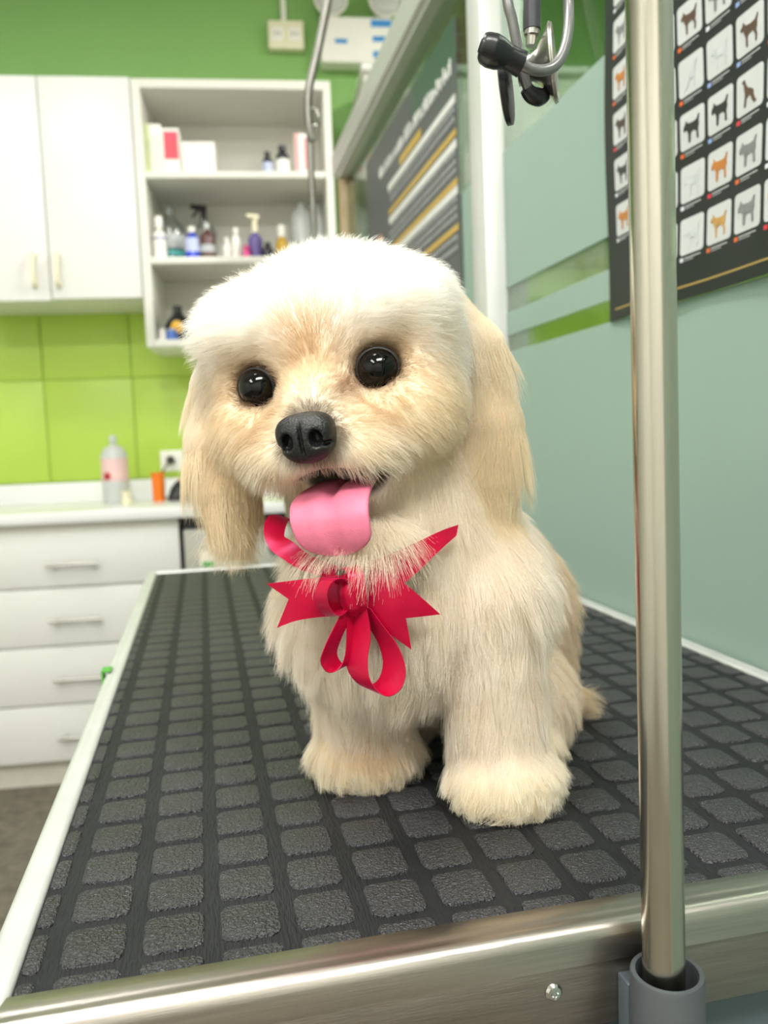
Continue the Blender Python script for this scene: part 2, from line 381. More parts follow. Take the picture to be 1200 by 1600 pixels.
box_thing('carton', 'white carton with a red panel on the top shelf', -0.328, 3.08, zt, 0.060, 0.09, 0.148, M_card, ((-0.38, 0.42, 0.30, 0.92, M_red),))
box_thing('carton', 'low plain white carton on the top shelf', -0.236, 3.09, zt, 0.115, 0.10, 0.105, M_card)
box_thing('carton', 'slim pink-striped carton at the right of the top shelf', 0.125, 3.08, zt, 0.052, 0.05, 0.140, M_card, ((-0.46, -0.22, 0, 1, M_pink), (0.15, 0.42, 0.1, 0.9, M_pink)))
M_vial = mat('dark_vial_glass', '25242C', 0.25)
bottle('vial', 'smaller dark vial with a white label on the top shelf', 0.002, 3.07, zt, 0.018, 0.080, M_vial, M_dark, lab=M_lav, labz=(0.05, 0.62), capr=0.6)
bottle('vial', 'larger dark vial with a white label on the top shelf', 0.056, 3.07, zt, 0.024, 0.102, M_vial, M_dark, lab=M_card, labz=(0.05, 0.60), capr=0.6)
z2 = SH2
e = bottle('jug', 'big clear jug with a teal-edged label on the middle shelf', -0.365, 3.20, z2, 0.056, 0.225, M_clear, M_clear, neck=0.25, capr=0.3, caph=0.1, shoulder=0.62, lab=M_milk, labz=(0.30, 0.55), cat='jug')
MB().lathe([(0.0562, 0.030), (0.0568, 0.030), (0.0568, 0.052), (0.0562, 0.052)], 28).build('label_band', M_teal, e)
bottle('lotion_bottle', 'white bottle with a purple band in front of the clear jug', -0.390, 3.075, z2, 0.024, 0.150, M_plastic, M_plastic, capr=0.6, caph=0.26, lab=M_purple, labz=(0.62, 0.68))
bottle('shampoo_bottle', 'vivid blue bottle with a white cap and pale label', -0.279, 3.10, z2, 0.027, 0.120, M_blueb, M_plastic, lab=M_lav, labz=(0.30, 0.78))
bottle('iodine_bottle', 'brown plastic bottle with a grey label', -0.226, 3.10, z2, 0.027, 0.133, M_brown, M_milk, lab=M_grey, labz=(0.25, 0.48), capr=0.35)
e = bottle('spray_bottle', 'clear spray bottle with a dark trigger behind the brown bottle', -0.245, 3.24, z2, 0.042, 0.185, M_clear, None, neck=0.3, caph=0.02, cat='spray bottle')
MB().tube([(0, 0, 0.175), (0, 0, 0.215)], 0.012, 10).tube([(0.012, -0.01, 0.218), (-0.045, -0.02, 0.224)], [0.013, 0.009], 10).tube([(-0.018, -0.012, 0.212), (-0.040, -0.016, 0.188)], 0.005, 8).build('trigger', M_dark, e)
bottle('dropper_bottle', 'shorter of two slim white bottles on the middle shelf', -0.158, 3.10, z2, 0.014, 0.082, M_plastic, M_plastic, lab=M_purple, labz=(0.12, 0.2))
bottle('dropper_bottle', 'taller of two slim white bottles on the middle shelf', -0.125, 3.11, z2, 0.017, 0.118, M_plastic, M_plastic)
e = bottle('pump_bottle', 'purple-labelled trigger bottle with a cream head', -0.056, 3.13, z2, 0.026, 0.110, M_purple, None, neck=0.4, caph=0.02, lab=M_purple)
MB().tube([(0, 0, 0.105), (0, 0, 0.150)], [0.012, 0.009], 10).tube([(0.014, 0, 0.158), (-0.028, -0.012, 0.165)], [0.012, 0.007], 10).build('pump_head', M_cream, e)
bottle('tube', 'short pink tub partly hidden by the dog\'s head', -0.088, 3.09, z2, 0.014, 0.05, M_hot, M_hot, capr=0.9, cat='tub')
bottle('ink_bottle', 'short dark bottle beside the purple trigger bottle', -0.012, 3.10, z2, 0.020, 0.062, M_vial, M_dark, capr=0.6)
bottle('oil_bottle', 'amber bottle with a white cap on the middle shelf', 0.040, 3.12, z2, 0.023, 0.128, M_gold, M_plastic, capr=0.62, caph=0.32, neck=0.5)
bottle('water_bottle', 'tall clear bottle left of the thin chrome rod', 0.118, 3.20, z2, 0.040, 0.235, M_milk, None, neck=0.25, caph=0.03)
bottle('water_bottle', 'tall clear bottle in the right corner of the middle shelf', 0.180, 3.22, z2, 0.024, 0.235, M_milk, None, neck=0.3, caph=0.03)
# lowest shelf: pile of clipper bits
z1 = SH1
e = wthing('pet_clipper', 'black clipper with a yellow hub on the lowest shelf', 'clipper', -0.345, 3.10, z1)
MB().lathe([(0, 0), (0.040, 0.0), (0.052, 0.02), (0.052, 0.05), (0.038, 0.075), (0.016, 0.10), (0.016, 0.125), (0, 0.13)], 24).build('body', M_dark, e)
MB().lathe([(0, -0.045), (0.022, -0.045), (0.022, -0.060), (0.012, -0.064), (0, -0.064)], 20, 'y', (0.002, 0, 0.046)).build('hub', M_yel, e)
MB().tube([(0.045, 0, 0.02), (0.07, -0.02, 0.05), (0.09, -0.01, 0.03), (0.08, 0.02, 0.01)], 0.007, 8, smooth=5).build('cord', M_dark, e)
bottle('tub', 'small blue tub in front of the black clipper', -0.362, 3.04, z1, 0.021, 0.038, mat('mid_blue_plastic', '4A6FC0', 0.4), M_lav, capr=0.8, neck=0.8, cat='tub')
bottle('tub', 'small white tub at the left of the lowest shelf', -0.398, 3.07, z1, 0.016, 0.045, M_plastic, M_plastic, capr=0.8, neck=0.8, cat='tub')
e = wthing('hair_clipper', 'dark clipper head behind the dog\'s brow on the lowest shelf', 'clipper', -0.215, 3.14, z1)
MB().box(-0.035, 0.035, -0.03, 0.03, 0, 0.06, bev=0.012).build('body', M_dark, e)
MB().box(-0.028, 0.028, -0.026, 0.026, 0.061, 0.078, bev=0.004).build('blade', M_nickel, e)
e = wthing('knob', 'small white cup upside down on top of the open shelf', 'cup', -0.058, 3.14, SZ1)
MB().lathe([(0, 0), (0.016, 0), (0.012, 0.022), (0, 0.024)], 20).build('cup_wall', M_milk, e); MB().lathe([(0.016, 0), (0.018, 0.001), (0.018, 0.004), (0.0158, 0.004)], 20).build('rim', M_plastic, e)
# on the counter
zc = 0.945
e = bottle('rinse_bottle', 'clear bottle of pink rinse with a red logo on the counter', -0.605, 3.12, zc, 0.047, 0.245, M_milk, M_milk, neck=0.22, capr=0.28, caph=0.08, shoulder=0.74, lab=mat('pale_pink_label', 'EEC9C9', 0.35), labz=(0.36, 0.72), group='things on the counter')
MB().box(-0.030, -0.008, -0.0492, -0.0455, 0.088, 0.112, bev=0.001).build('logo', mat('dark_red_print', 'B01030', 0.4), e)
bottle('tub', 'small cream tub in front of the pink rinse bottle', -0.545, 2.99, zc, 0.019, 0.048, M_cream, M_cream, capr=0.9, neck=0.8, caph=0.3, cat='tub', group='things on the counter')
e = wthing('beaker', 'orange plastic beaker on the counter beside the black tape dispenser', 'beaker', -0.452, 3.11, zc)
MB().lathe([(0, 0), (0.022, 0), (0.024, 0.10), (0.0225, 0.10), (0.0205, 0.004), (0, 0.004)], 28).build('wall', mat('orange_plastic', 'F07A1C', 0.35), e)
MB().lathe([(0.0235, 0.098), (0.0258, 0.099), (0.0258, 0.104), (0.0235, 0.105)], 28).build('rim', mat('orange_plastic', 'F07A1C'), e)
e = wthing('tape_dispenser', 'black rounded tape dispenser with yellow teeth beside the orange beaker', 'dispenser', -0.372, 3.10, zc)
MB().prism([(-0.043, 0), (0.043, 0), (0.044, 0.02), (0.030, 0.06), (0.012, 0.074), (-0.012, 0.072), (-0.034, 0.046), (-0.044, 0.016)], -0.022, 0.022).build('body', M_dark, e)
MB().prism([(-0.006, 0.072), (0.004, 0.072), (0.002, 0.081), (-0.004, 0.081)], -0.018, 0.018).build('cutter', M_yel, e)
MB().tube([(-0.02, -0.0235, 0.012), (-0.002, -0.0235, 0.045)], 0.0012, 6).build('scratch_trim', M_nickel, e)

# ------------------------------------------------------------------ grooming table
TZ = 0.914; TX0, TX1, TY0, TY1 = -0.107, 0.505, 0.346, 1.580
gt = tag(empty('grooming_table', (0.2, 0.96, 0)), 'long grooming table with a ribbed black rubber mat and metal edging', 'table')
def tb(name, x0, x1, y0, y1, z0, z1, mm, bev=0.0, parent=None):
    return bx(name, (x0-0.2, x1-0.2, y0-0.96, y1-0.96, z0, z1), mm, parent or gt, bev=bev)
tb('board', TX0+0.004, TX1-0.004, TY0+0.004, TY1-0.004, TZ-0.030, TZ-0.0045, M_dark)
M_mat = bpy.data.materials.new('mat_rubber'); M_mat.use_nodes = True
def mat_nodes(M, pebble):
    nt = M.node_tree; N = nt.nodes; L = nt.links; b = N['Principled BSDF']
    g = N.new('ShaderNodeNewGeometry')
    n1 = N.new('ShaderNodeTexNoise'); n1.inputs['Scale'].default_value = 14; L.new(g.outputs['Position'], n1.inputs['Vector'])
    rp = N.new('ShaderNodeValToRGB'); rp.color_ramp.elements[0].color = (0.026, 0.026, 0.029, 1) if pebble else (0.008, 0.009, 0.010, 1); rp.color_ramp.elements[1].color = (0.040, 0.040, 0.045, 1) if pebble else (0.014, 0.015, 0.017, 1)
    rp.color_ramp.elements[0].position = 0.3; rp.color_ramp.elements[1].position = 0.7
    L.new(n1.outputs['Fac'], rp.inputs[0]); L.new(rp.outputs[0], b.inputs['Base Color'])
    b.inputs['Roughness'].default_value = 0.40 if pebble else 0.55; b.inputs['Specular IOR Level'].default_value = 0.5 if pebble else 0.3
    bp = N.new('ShaderNodeBump'); bp.inputs['Distance'].default_value = 0.0020; bp.inputs['Strength'].default_value = 1.0
    if pebble:
        v = N.new('ShaderNodeTexVoronoi'); v.feature = 'SMOOTH_F1'; v.inputs['Scale'].default_value = 580; v.inputs['Smoothness'].default_value = 0.4
        nz = N.new('ShaderNodeTexNoise'); nz.inputs['Scale'].default_value = 420; nz.inputs['Detail'].default_value = 2
        mx = N.new('ShaderNodeMix'); mx.data_type = 'RGBA'; mx.inputs['Factor'].default_value = 0.004
        L.new(g.outputs['Position'], mx.inputs['A']); L.new(nz.outputs['Color'], mx.inputs['B']); L.new(g.outputs['Position'], nz.inputs['Vector'])
        L.new(mx.outputs['Result'], v.inputs['Vector'])
        L.new(v.outputs['Distance'], bp.inputs['Height'])
    else:
        mp = N.new('ShaderNodeMapping'); mp.inputs['Scale'].default_value = (420, 60, 60); L.new(g.outputs['Position'], mp.inputs[0])
        nz = N.new('ShaderNodeTexNoise'); nz.inputs['Scale'].default_value = 1.6; L.new(mp.outputs[0], nz.inputs['Vector'])
        L.new(nz.outputs['Fac'], bp.inputs['Height']); bp.inputs['Strength'].default_value = 0.5
    L.new(bp.outputs[0], b.inputs['Normal'])
mat_nodes(M_mat, False)
M_pad = bpy.data.materials.new('mat_pad_rubber'); M_pad.use_nodes = True; mat_nodes(M_pad, True)
MX0, MX1, MY0, MY1 = TX0+0.0115, TX1-0.0115, TY0+0.019, TY1-0.012
mo = tb('rubber_mat', MX0, MX1, MY0, MY1, TZ-0.0045, TZ-0.0011, M_mat)
PIT = 0.0368; GX, GY = 0.0080, 0.0062
def pad_mesh(wx, wy):
    b = MB(); r = min(0.0050, wx*0.4, wy*0.4)
    def ring(ins, z):
        pts = []
        for cx, cy, a0 in ((wx/2-r, wy/2-r, 0), (-wx/2+r, wy/2-r, 90), (-wx/2+r, -wy/2+r, 180), (wx/2-r, -wy/2+r, 270)):
            for a in (0, 45, 90):
                t = math.radians(a0+a); pts.append(Vector((cx+(r-ins)*math.cos(t), cy+(r-ins)*math.sin(t), z)))
        return pts
    b.grid([ring(0, 0), ring(0.0002, 0.0007), ring(0.0009, 0.0011)], close_u=True, cap=True)
    return b
pads, shared, rest = [], {}, MB()
gx = [-0.0450+PIT*k for k in range(-2, 17)]; gy = [0.3790+0.0371*k for k in range(-1, 36)]
spans_x = [(max(a+GX/2, MX0+0.0015), min(b-GX/2, MX1-0.0015)) for a, b in zip(gx[:-1], gx[1:])]
spans_y = [(max(a+GY/2, MY0+0.0015), min(b-GY/2, MY1-0.0015)) for a, b in zip(gy[:-1], gy[1:])]
cells = [(x0, x1, y0, y1) for y0, y1 in spans_y for x0, x1 in spans_x if x1-x0 > 0.003 and y1-y0 > 0.003]
n_pad = 0
for (x0, x1, y0, y1) in cells:
    cx, cy = (x0+x1)/2, (y0+y1)/2
    key = (round(x1-x0, 4), round(y1-y0, 4))
    if n_pad < 300:
        if key not in shared:
            o = pad_mesh(*key).build('mat_pad', M_pad, mo, angle=60); shared[key] = o.data
        else: o = share('mat_pad', shared[key], mo)
        o.location = (cx-0.2, cy-0.96, TZ-0.0011); n_pad += 1
    else:
        t = pad_mesh(*key).bm
        for v in t.verts: v.co += Vector((cx-0.2, cy-0.96, TZ-0.0011))
        rest.add(t)
rs = rest.build('mat_pads_far', M_pad, mo, angle=60); rs['kind'] = 'stuff'
# edging: lips over the mat, ribbed, with a rolled outer edge and an apron below
def trim(name, ax, a0, a1, outer, sgn, lip, mm, zt):
    """extrude an edge section along x or y; sgn points outward"""
    sec = [(0.0, -0.018), (0.0035, -0.016), (0.0045, -0.004), (0.0035, 0.0000), (0.0010, 0.0022), (-0.0020, 0.0026), (-0.0045, 0.0014), (-0.0065, 0.0020), (-0.0095, 0.0020), (-lip+0.001, 0.0014), (-lip, 0.0002), (-lip, -0.0014), (-0.004, -0.0014), (-0.004, -0.018)]
    mk = (lambda o, z, t: Vector((t-0.2, outer+sgn*o-0.96, zt+z))) if ax == 'x' else (lambda o, z, t: Vector((outer+sgn*o-0.2, t-0.96, zt+z)))
    return MB().grid([[mk(o, z, a0) for o, z in sec], [mk(o, z, a1) for o, z in sec]], close_u=True, cap=True).build(name, mm, gt, angle=50)
M_trimw = mat('aluminium_edging', 'D0D1CF', 0.36, 0.45, var=0.06, scale=30)
trim('edge_trim', 'x', TX0, TX1, TY0, -1, 0.020, M_steel, TZ)
trim('edge_trim', 'x', TX0, TX1, TY1, 1, 0.013, M_trimw, TZ)
trim('edge_trim', 'y', TY0+0.002, TY1, TX0, -1, 0.0125, M_trimw, TZ)
trim('edge_trim', 'y', TY0+0.002, TY1, TX1, 1, 0.0125, M_trimw, TZ)
M_apron = mat('apron_stainless', '8F8780', 0.33, 0.95, var=0.14, scale=9, bump=0.10, bscale=50, stretch=(2, 30, 30))
tb('apron', TX0, TX1, TY0-0.001, TY0+0.004, TZ-0.050, TZ-0.015, M_apron, bev=0.0015)
tb('apron', TX0-0.001, TX0+0.004, TY0, TY1, TZ-0.050, TZ-0.015, M_trimw, bev=0.0015)
tb('apron', TX1-0.004, TX1+0.001, TY0, TY1, TZ-0.050, TZ-0.015, M_trimw, bev=0.0015)
tb('apron', TX0, TX1, TY1-0.004, TY1+0.001, TZ-0.050, TZ-0.015, M_trimw, bev=0.0015)
M_base = mat('grey_blue_steel', '59646A', 0.45, 0.2, var=0.05)
tb('base_panel', TX0+0.02, TX1-0.02, TY0+0.020, TY0+0.035, 0.12, TZ-0.030, M_base, bev=0.002)
tb('base_frame', TX0+0.03, TX1-0.03, TY0+0.04, TY1-0.03, TZ-0.09, TZ-0.030, M_base)
for x in (TX0+0.05, TX1-0.09):
    for y in (TY0+0.05, TY1-0.10): tb('leg', x, x+0.04, y, y+0.04, 0.0, TZ-0.09, M_base, bev=0.003)
tb('shelf', TX0+0.05, TX1-0.05, TY0+0.06, TY1-0.06, 0.20, 0.22, M_base)
for x in (0.0, 0.1475, 0.32, 0.45):
    MB().lathe([(0, -0.0005), (0.0042, -0.0005), (0.0042, -0.0012), (0.0032, -0.0022), (0.0018, -0.0024), (0.0013, -0.0014), (0, -0.0014)], 18, 'y', (x-0.2, TY0-0.0008-0.96, TZ-0.028)).build('rivet', M_chrome, gt)
gc = tag(empty('table_clip', (TX0-0.002, 0.89, TZ-0.006)), 'small green clip on the left metal edge of the table', 'clip')
MB().box(-0.0060, -0.0020, -0.012, 0.012, -0.014, 0.0015, bev=0.001).build('jaw', mat('green_plastic', '4C9A35', 0.4), gc)
MB().box(-0.0060, 0.004, -0.009, 0.009, 0.0095, 0.0115, bev=0.0006).box(-0.006, -0.004, -0.009, 0.009, 0.001, 0.011).build('tab', mat('green_plastic'), gc)

# ------------------------------------------------------------------ grooming post with sleeve
PXY = (0.1935, 0.3225)
po = tag(empty('grooming_post', (PXY[0], PXY[1], TZ-0.2)), 'stainless grooming post standing in a grey sleeve at the table front', 'grooming post')
MB().grid([[Vector((rr*math.cos(2*PI*k/32), rr*math.sin(2*PI*k/32), z)) for k in range(32)] for rr, z in ((0.0165, 0.0), (0.0165, 0.187), (0.0160, 0.1885), (0.0140, 0.1885), (0.0135, 0.187), (0.0135, 0.06), (0.0, 0.06))], close_u=True).build('sleeve', mat('grey_pvc', '44484B', 0.5, var=0.06), po)
bx('bracket', (-0.013, 0.013, 0.012, 0.0225, 0.120, 0.176), M_base, po, bev=0.001)
# the post leans a touch
tilt = Vector((-0.006, 0.004, 1)).normalized()
MB().tube([tilt*0.062, tilt*0.5, tilt*0.93], 0.0095, 28).build('pole', M_pole, po)
top = tilt*0.90
MB().lathe([(0, -0.028), (0.017, -0.028), (0.018, -0.02), (0.018, 0.02), (0.017, 0.028), (0, 0.028)], 24, 'z', top).build('clamp', M_dark, po)
aend = Vector((0.030, 0.30, 0.935))
MB().tube([top+Vector((0, 0.012, 0)), top+Vector((0.004, 0.05, 0.012)), aend-Vector((0, 0.02, 0)), aend], 0.0075, 18, smooth=5).build('arm', M_pole, po)
MB().tube([top+Vector((0.017, 0, 0)), top+Vector((0.045, 0, 0))], [0.005, 0.011], 14).build('knob', M_dark, po)

# ------------------------------------------------------------------ thin chrome rod at the far end of the table
M_rod = mat('dull_steel_rod', '7C7A74', 0.36, 0.85, var=0.08)
rd = tag(empty('restraint_rod', (0.2260, TY1-0.03, TZ)), 'thin bent chrome rod rising behind the dog with an eye loop', 'rod')
MB().tube([(0.002, 0, -0.0015), (0.000, 0, 0.40), (-0.003, 0, 0.72), (-0.0015, 0, 0.845)], 0.0062, 14).build('lower_rod', M_rod, rd)
MB().lathe([(0, -0.0015), (0.022, -0.0015), (0.022, 0.006), (0.011, 0.012), (0.011, 0.035), (0, 0.035)], 20).build('foot', M_nickel, rd)
MB().tube([(0.002, -0.005, 0.775), (-0.004, -0.006, 0.80), (-0.002, -0.006, 0.86), (0.020, -0.006, 0.94), (0.060, -0.008, 1.10), (0.07, -0.01, 1.16)], [0.0070, 0.0072, 0.0076, 0.0078, 0.0080, 0.0080], 14, smooth=5).build('upper_rod', M_rod, rd)
MB().tube([(0.004+0.009*math.cos(a), -0.010, 0.815+0.017*math.sin(a)) for a in [2*PI*k/16 for k in range(17)]], 0.0026, 8).build('eye_loop', M_chrome, rd)

# ------------------------------------------------------------------ stethoscope hanging from the arm
# local frame: x to the right, y away, z up, metres
sx = empty('stethoscope', (0.2096, 0.4890, 1.3700), -YAW); tag(sx, 'steel and black stethoscope hanging from the grooming arm above the dog', 'stethoscope')
M_ear = mat('black_ear_rubber', '141519', 0.30, var=0.1)
M_tubeg = mat('grey_steel_tube', '7E7E7E', 0.32, 0.6, var=0.06)
# earpiece nearest the camera
MB().tube([Vector((-0.0370, -0.0360, -0.0039)), Vector((-0.0352, -0.0360, -0.0046)), Vector((-0.0312, -0.0350, -0.0060)), Vector((-0.0267, -0.0340, -0.0075)), Vector((-0.0223, -0.0330, -0.0089)), Vector((-0.0178, -0.0320, -0.0107)), Vector((-0.0137, -0.0310, -0.0122))], [0.0065, 0.0082, 0.0092, 0.0086, 0.0069, 0.0068, 0.0072], 20, smooth=4).build('ear_tip', M_ear, sx)
eh = MB().lathe([(0, 0), (0.0036, 0), (0.0036, 0.0006), (0, 0.0006)], 16).build('ear_hole', mat('hole_black', '050505', 0.9), sx)
eh.location = (-0.0374, -0.0363, -0.0037); eh.rotation_euler = (0.0, -1.2, 0.0)
# grey binaural tubes
MB().tube([Vector((-0.0148, -0.0315, -0.0120)), Vector((-0.0081, -0.0300, -0.0148)), Vector((-0.0004, -0.0280, -0.0149)), Vector((0.0067, -0.0260, -0.0115)), Vector((0.0125, -0.0220, -0.0022)), Vector((0.0167, -0.0160, 0.0128)), Vector((0.0189, -0.0080, 0.0327)), Vector((0.0190, -0.0000, 0.0694)), Vector((0.0187, 0.0120, 0.1166)), Vector((0.0167, 0.0200, 0.1694)), Vector((0.0102, 0.0120, 0.1958)), Vector((0.0037, -0.0040, 0.1749)), Vector((0.0003, -0.0100, 0.1379)), Vector((-0.0004, -0.0060, 0.1058))], [0.0031]*14, 16, smooth=6).build('binaural_tube', M_tubeg, sx)
MB().tube([Vector((-0.0011, 0.0020, -0.0156)), Vector((-0.0049, -0.0000, -0.0122)), Vector((-0.0085, -0.0040, -0.0045)), Vector((-0.0120, -0.0080, 0.0085)), Vector((-0.0150, -0.0100, 0.0222)), Vector((-0.0174, -0.0100, 0.0331)), Vector((-0.0186, -0.0060, 0.0674)), Vector((-0.0129, -0.0000, 0.1100)), Vector((-0.0046, -0.0000, 0.1416)), Vector((0.0008, -0.0000, 0.1449))], 0.0031, 16, smooth=6).build('binaural_tube', M_tubeg, sx)
MB().tube([Vector((-0.0057, 0.0000, -0.0133)), Vector((-0.0023, 0.0020, -0.0163)), Vector((0.0027, 0.0040, -0.0172)), Vector((0.0071, 0.0060, -0.0151))], [0.0040, 0.0050, 0.0054, 0.0040], 16, smooth=4).build('ear_tip', M_ear, sx)
# black tubing and its ferrule
MB().tube([Vector((-0.0007, 0.0040, 0.0221)), Vector((-0.0005, 0.0040, 0.0321)), Vector((0.0001, 0.0040, 0.0431)), Vector((0.0017, 0.0060, 0.0807)), Vector((0.0008, 0.0000, 0.1095))], 0.0053, 18, smooth=5).build('tubing', mat('dark_grey_tubing', '3E3F45', 0.42, var=0.08), sx)
MB().tube([Vector((-0.0017, 0.0040, 0.0128)), Vector((-0.0012, 0.0040, 0.0180)), Vector((-0.0010, 0.0040, 0.0188)), Vector((-0.0007, 0.0040, 0.0232))], [0.0030, 0.0034, 0.0047, 0.0047], 18).build('ferrule', M_nickel, sx)
# two-sided chest piece, axis running left to right and a little toward the camera
ax = Vector((0.955, -0.28, 0.06)).normalized()
def disc(name, c, prof, mm, n=40):
    u = ax.cross(Vector((0, 0, 1))).normalized(); v = u.cross(ax)
    MB().grid([[c+ax*h+(u*math.cos(2*PI*q/n)+v*math.sin(2*PI*q/n))*max(r, 1e-5) for q in range(n)] for r, h in prof], close_u=True, cap=True).build(name, mm, sx)
ctr = Vector((-0.0004, 0.0060, 0.0010))
disc('chest_piece', ctr, [(0, -0.009), (0.009, -0.0088), (0.0075, -0.004), (0.008, 0.0), (0.011, 0.004), (0.019, 0.0098), (0.0215, 0.0110), (0.0222, 0.0118), (0.0222, 0.0136), (0.0212, 0.0138), (0.0195, 0.0122), (0.010, 0.008), (0, 0.0065)], M_nickel)
disc('diaphragm_rim', ctr+Vector((-0.004, 0, -0.008)), [(0.009, -0.0090), (0.0205, -0.0100), (0.0226, -0.0108), (0.0226, -0.0140), (0.0205, -0.0148), (0.019, -0.0140), (0, -0.0138), (0, -0.0095)], M_ear)
disc('bell_ring', ctr, [(0.0218, 0.0112), (0.0228, 0.0116), (0.0228, 0.0124), (0.0218, 0.0128)], M_nickel)

# ------------------------------------------------------------------ posters on the partition
def dog_shape(kind):
    stand = [(.10,.66),(.12,.72),(.20,.78),(.23,.87),(.28,.82),(.34,.74),(.56,.70),(.76,.72),(.86,.86),(.90,.85),(.84,.66),(.84,.52),(.80,.40),(.85,.28),(.82,.10),(.76,.10),(.77,.28),(.69,.42),(.64,.46),(.48,.44),(.43,.38),(.43,.10),(.36,.10),(.34,.38),(.28,.50),(.24,.62),(.14,.62)]
    tall = [(.16,.14),(.22,.20),(.30,.36),(.30,.50),(.40,.58),(.56,.66),(.66,.80),(.70,.93),(.76,.95),(.84,.90),(.82,.85),(.76,.82),(.74,.66),(.70,.50),(.72,.30),(.74,.12),(.66,.12),(.62,.36),(.52,.42),(.42,.36),(.38,.24),(.28,.12)]
    stout = [(.08,.60),(.10,.70),(.18,.78),(.20,.88),(.25,.85),(.28,.78),(.38,.75),(.58,.73),(.74,.75),(.84,.90),(.89,.88),(.84,.70),(.86,.56),(.81,.42),(.84,.12),(.75,.12),(.73,.38),(.60,.45),(.46,.43),(.42,.12),(.33,.12),(.32,.42),(.26,.54),(.20,.57),(.12,.54)]
    return {0: stand, 1: tall, 2: stout}[kind]
M_black = mat('black_vinyl', '1E2124', 0.42, var=0.08, scale=5)
M_photo = mat('photo_white', 'C6CACA', 0.4, var=0.02)
FURS = [mat('print_'+n, c, 0.35, var=0.12, scale=120) for n, c in (('black', '2E3032'), ('brown', '5C463C'), ('ginger', 'B97738'), ('grey', '7C7E80'), ('sand', 'B88F4E'), ('pale', 'C3C8CA'), ('dark_brown', '44352F'))]
FLAGS = [mat('flag_'+n, c, 0.35) for n, c in (('red', 'D8384A'), ('orange', 'DE6A34'), ('white', 'D9DCE4'), ('blue', '8FA6D6'))]
pp = tag(empty('dog_breed_poster', (PX, 0.78, 1.283)), 'black poster with a grid of dog photographs hung on the frosted glass', 'poster')
def surf(y, z):      # a hanging vinyl sheet with soft waves
    return -0.0045 - 0.0022*math.sin((y-0.6)*26+0.6)*(0.4+1.2*max(0, 1.75-z)) - 0.0018*math.sin((z-1.2)*17+y*9)
def psheet(y0, y1, z0, z1, lift, th, ny, nz, poly=None):
    b = MB()
    mk = lambda y, z, o: Vector((surf(y, z)-lift-o, y-0.78, z-1.283))
    if poly is None:
        ys = [y0+(y1-y0)*i/ny for i in range(ny+1)]; zs_ = [z0+(z1-z0)*i/nz for i in range(nz+1)]
        b.grid([[mk(y, z, th) for y in ys] for z in zs_]); b.grid([[mk(y, z, 0) for y in ys] for z in zs_])
        rim = [(y, z0) for y in ys]+[(y1, z) for z in zs_[1:]]+[(y, z1) for y in reversed(ys[:-1])]+[(y0, z) for z in reversed(zs_[1:-1])]
        b.grid([[mk(y, z, 0) for y, z in rim], [mk(y, z, th) for y, z in rim]], close_u=True)
        bmesh.ops.remove_doubles(b.bm, verts=b.bm.verts[:], dist=1e-6)
    else:
        b.grid([[mk(y, z, 0) for y, z in poly], [mk(y, z, th) for y, z in poly]], close_u=True, cap=True)
    return b
psheet(0.56, 0.978, 1.283, 1.80, 0, 0.0005, 44, 50).build('sheet', M_black, pp, angle=60)
psheet(0.60, 0.962, 1.2955, 1.2975, 0.0005, 0.0003, 30, 1).build('gold_line', mat('gold_print', 'A98F52', 0.35), pp, angle=60)
def rounded(y0, y1, z0, z1, r=0.004):
    out = []
    for cy, cz, a0 in ((y1-r, z1-r, 0), (y0+r, z1-r, 90), (y0+r, z0+r, 180), (y1-r, z0+r, 270)):
        for a in (0, 30, 60, 90): t = math.radians(a0+a); out.append((cy+r*math.cos(t), cz+r*math.sin(t)))
    return out
prnd = random.Random(5)
KIND = {}
for c in range(8):
    for k in range(9):
        if c < 2 and k == 0: continue
        ya = 0.954-0.0465*c; z0 = 1.3290+0.0535*k
        y1, y0, z1 = ya, ya-0.0405, z0+0.0370
        cell = psheet(0, 0, 0, 0, 0.0006, 0.0003, 1, 1, rounded(y0, y1, z0, z1)).build('photo', M_photo, pp, smooth=False)
        kd = prnd.choice((0, 0, 0, 1, 2, 2)); sc_ = 0.82
        poly = []
        flip = kd == 1 and prnd.random() < 0.2
        for a, b in dog_shape(kd):
            a = 1-a if flip else a
            poly.append((y1-(0.5+(a-0.5)*sc_)*(y1-y0), z0+(0.47+(b-0.5)*sc_)*(z1-z0)))
        psheet(0, 0, 0, 0, 0.0014, 0.0002, 1, 1, poly).build('dog_print', prnd.choice(FURS), cell, smooth=False)
        psheet(0, 0, 0, 0, 0.0006, 0.0003, 1, 1, [(y1, z0-0.0065), (y1-0.0055, z0-0.0065), (y1-0.0055, z0-0.0025), (y1, z0-0.0025)]).build('flag_print', prnd.choice(FLAGS), cell, smooth=False)
        cb = MB(); yy = y1-0.0075
        while yy > y0+0.006:
            L_ = prnd.uniform(0.0015, 0.0035)
            for (zz, h) in ((z0-0.0040, 0.0012), (z0-0.0062, 0.0007)):
                if zz < z0-0.005 and yy < y0+0.018: continue
                t = psheet(0, 0, 0, 0, 0.0006, 0.0002, 1, 1, [(yy, zz), (yy-L_, zz), (yy-L_, zz+h), (yy, zz+h)]); cb.add(t.bm)
            yy -= L_+0.0007
        o = cb.build('caption', M_photo, cell, smooth=False); o['kind'] = 'stuff'

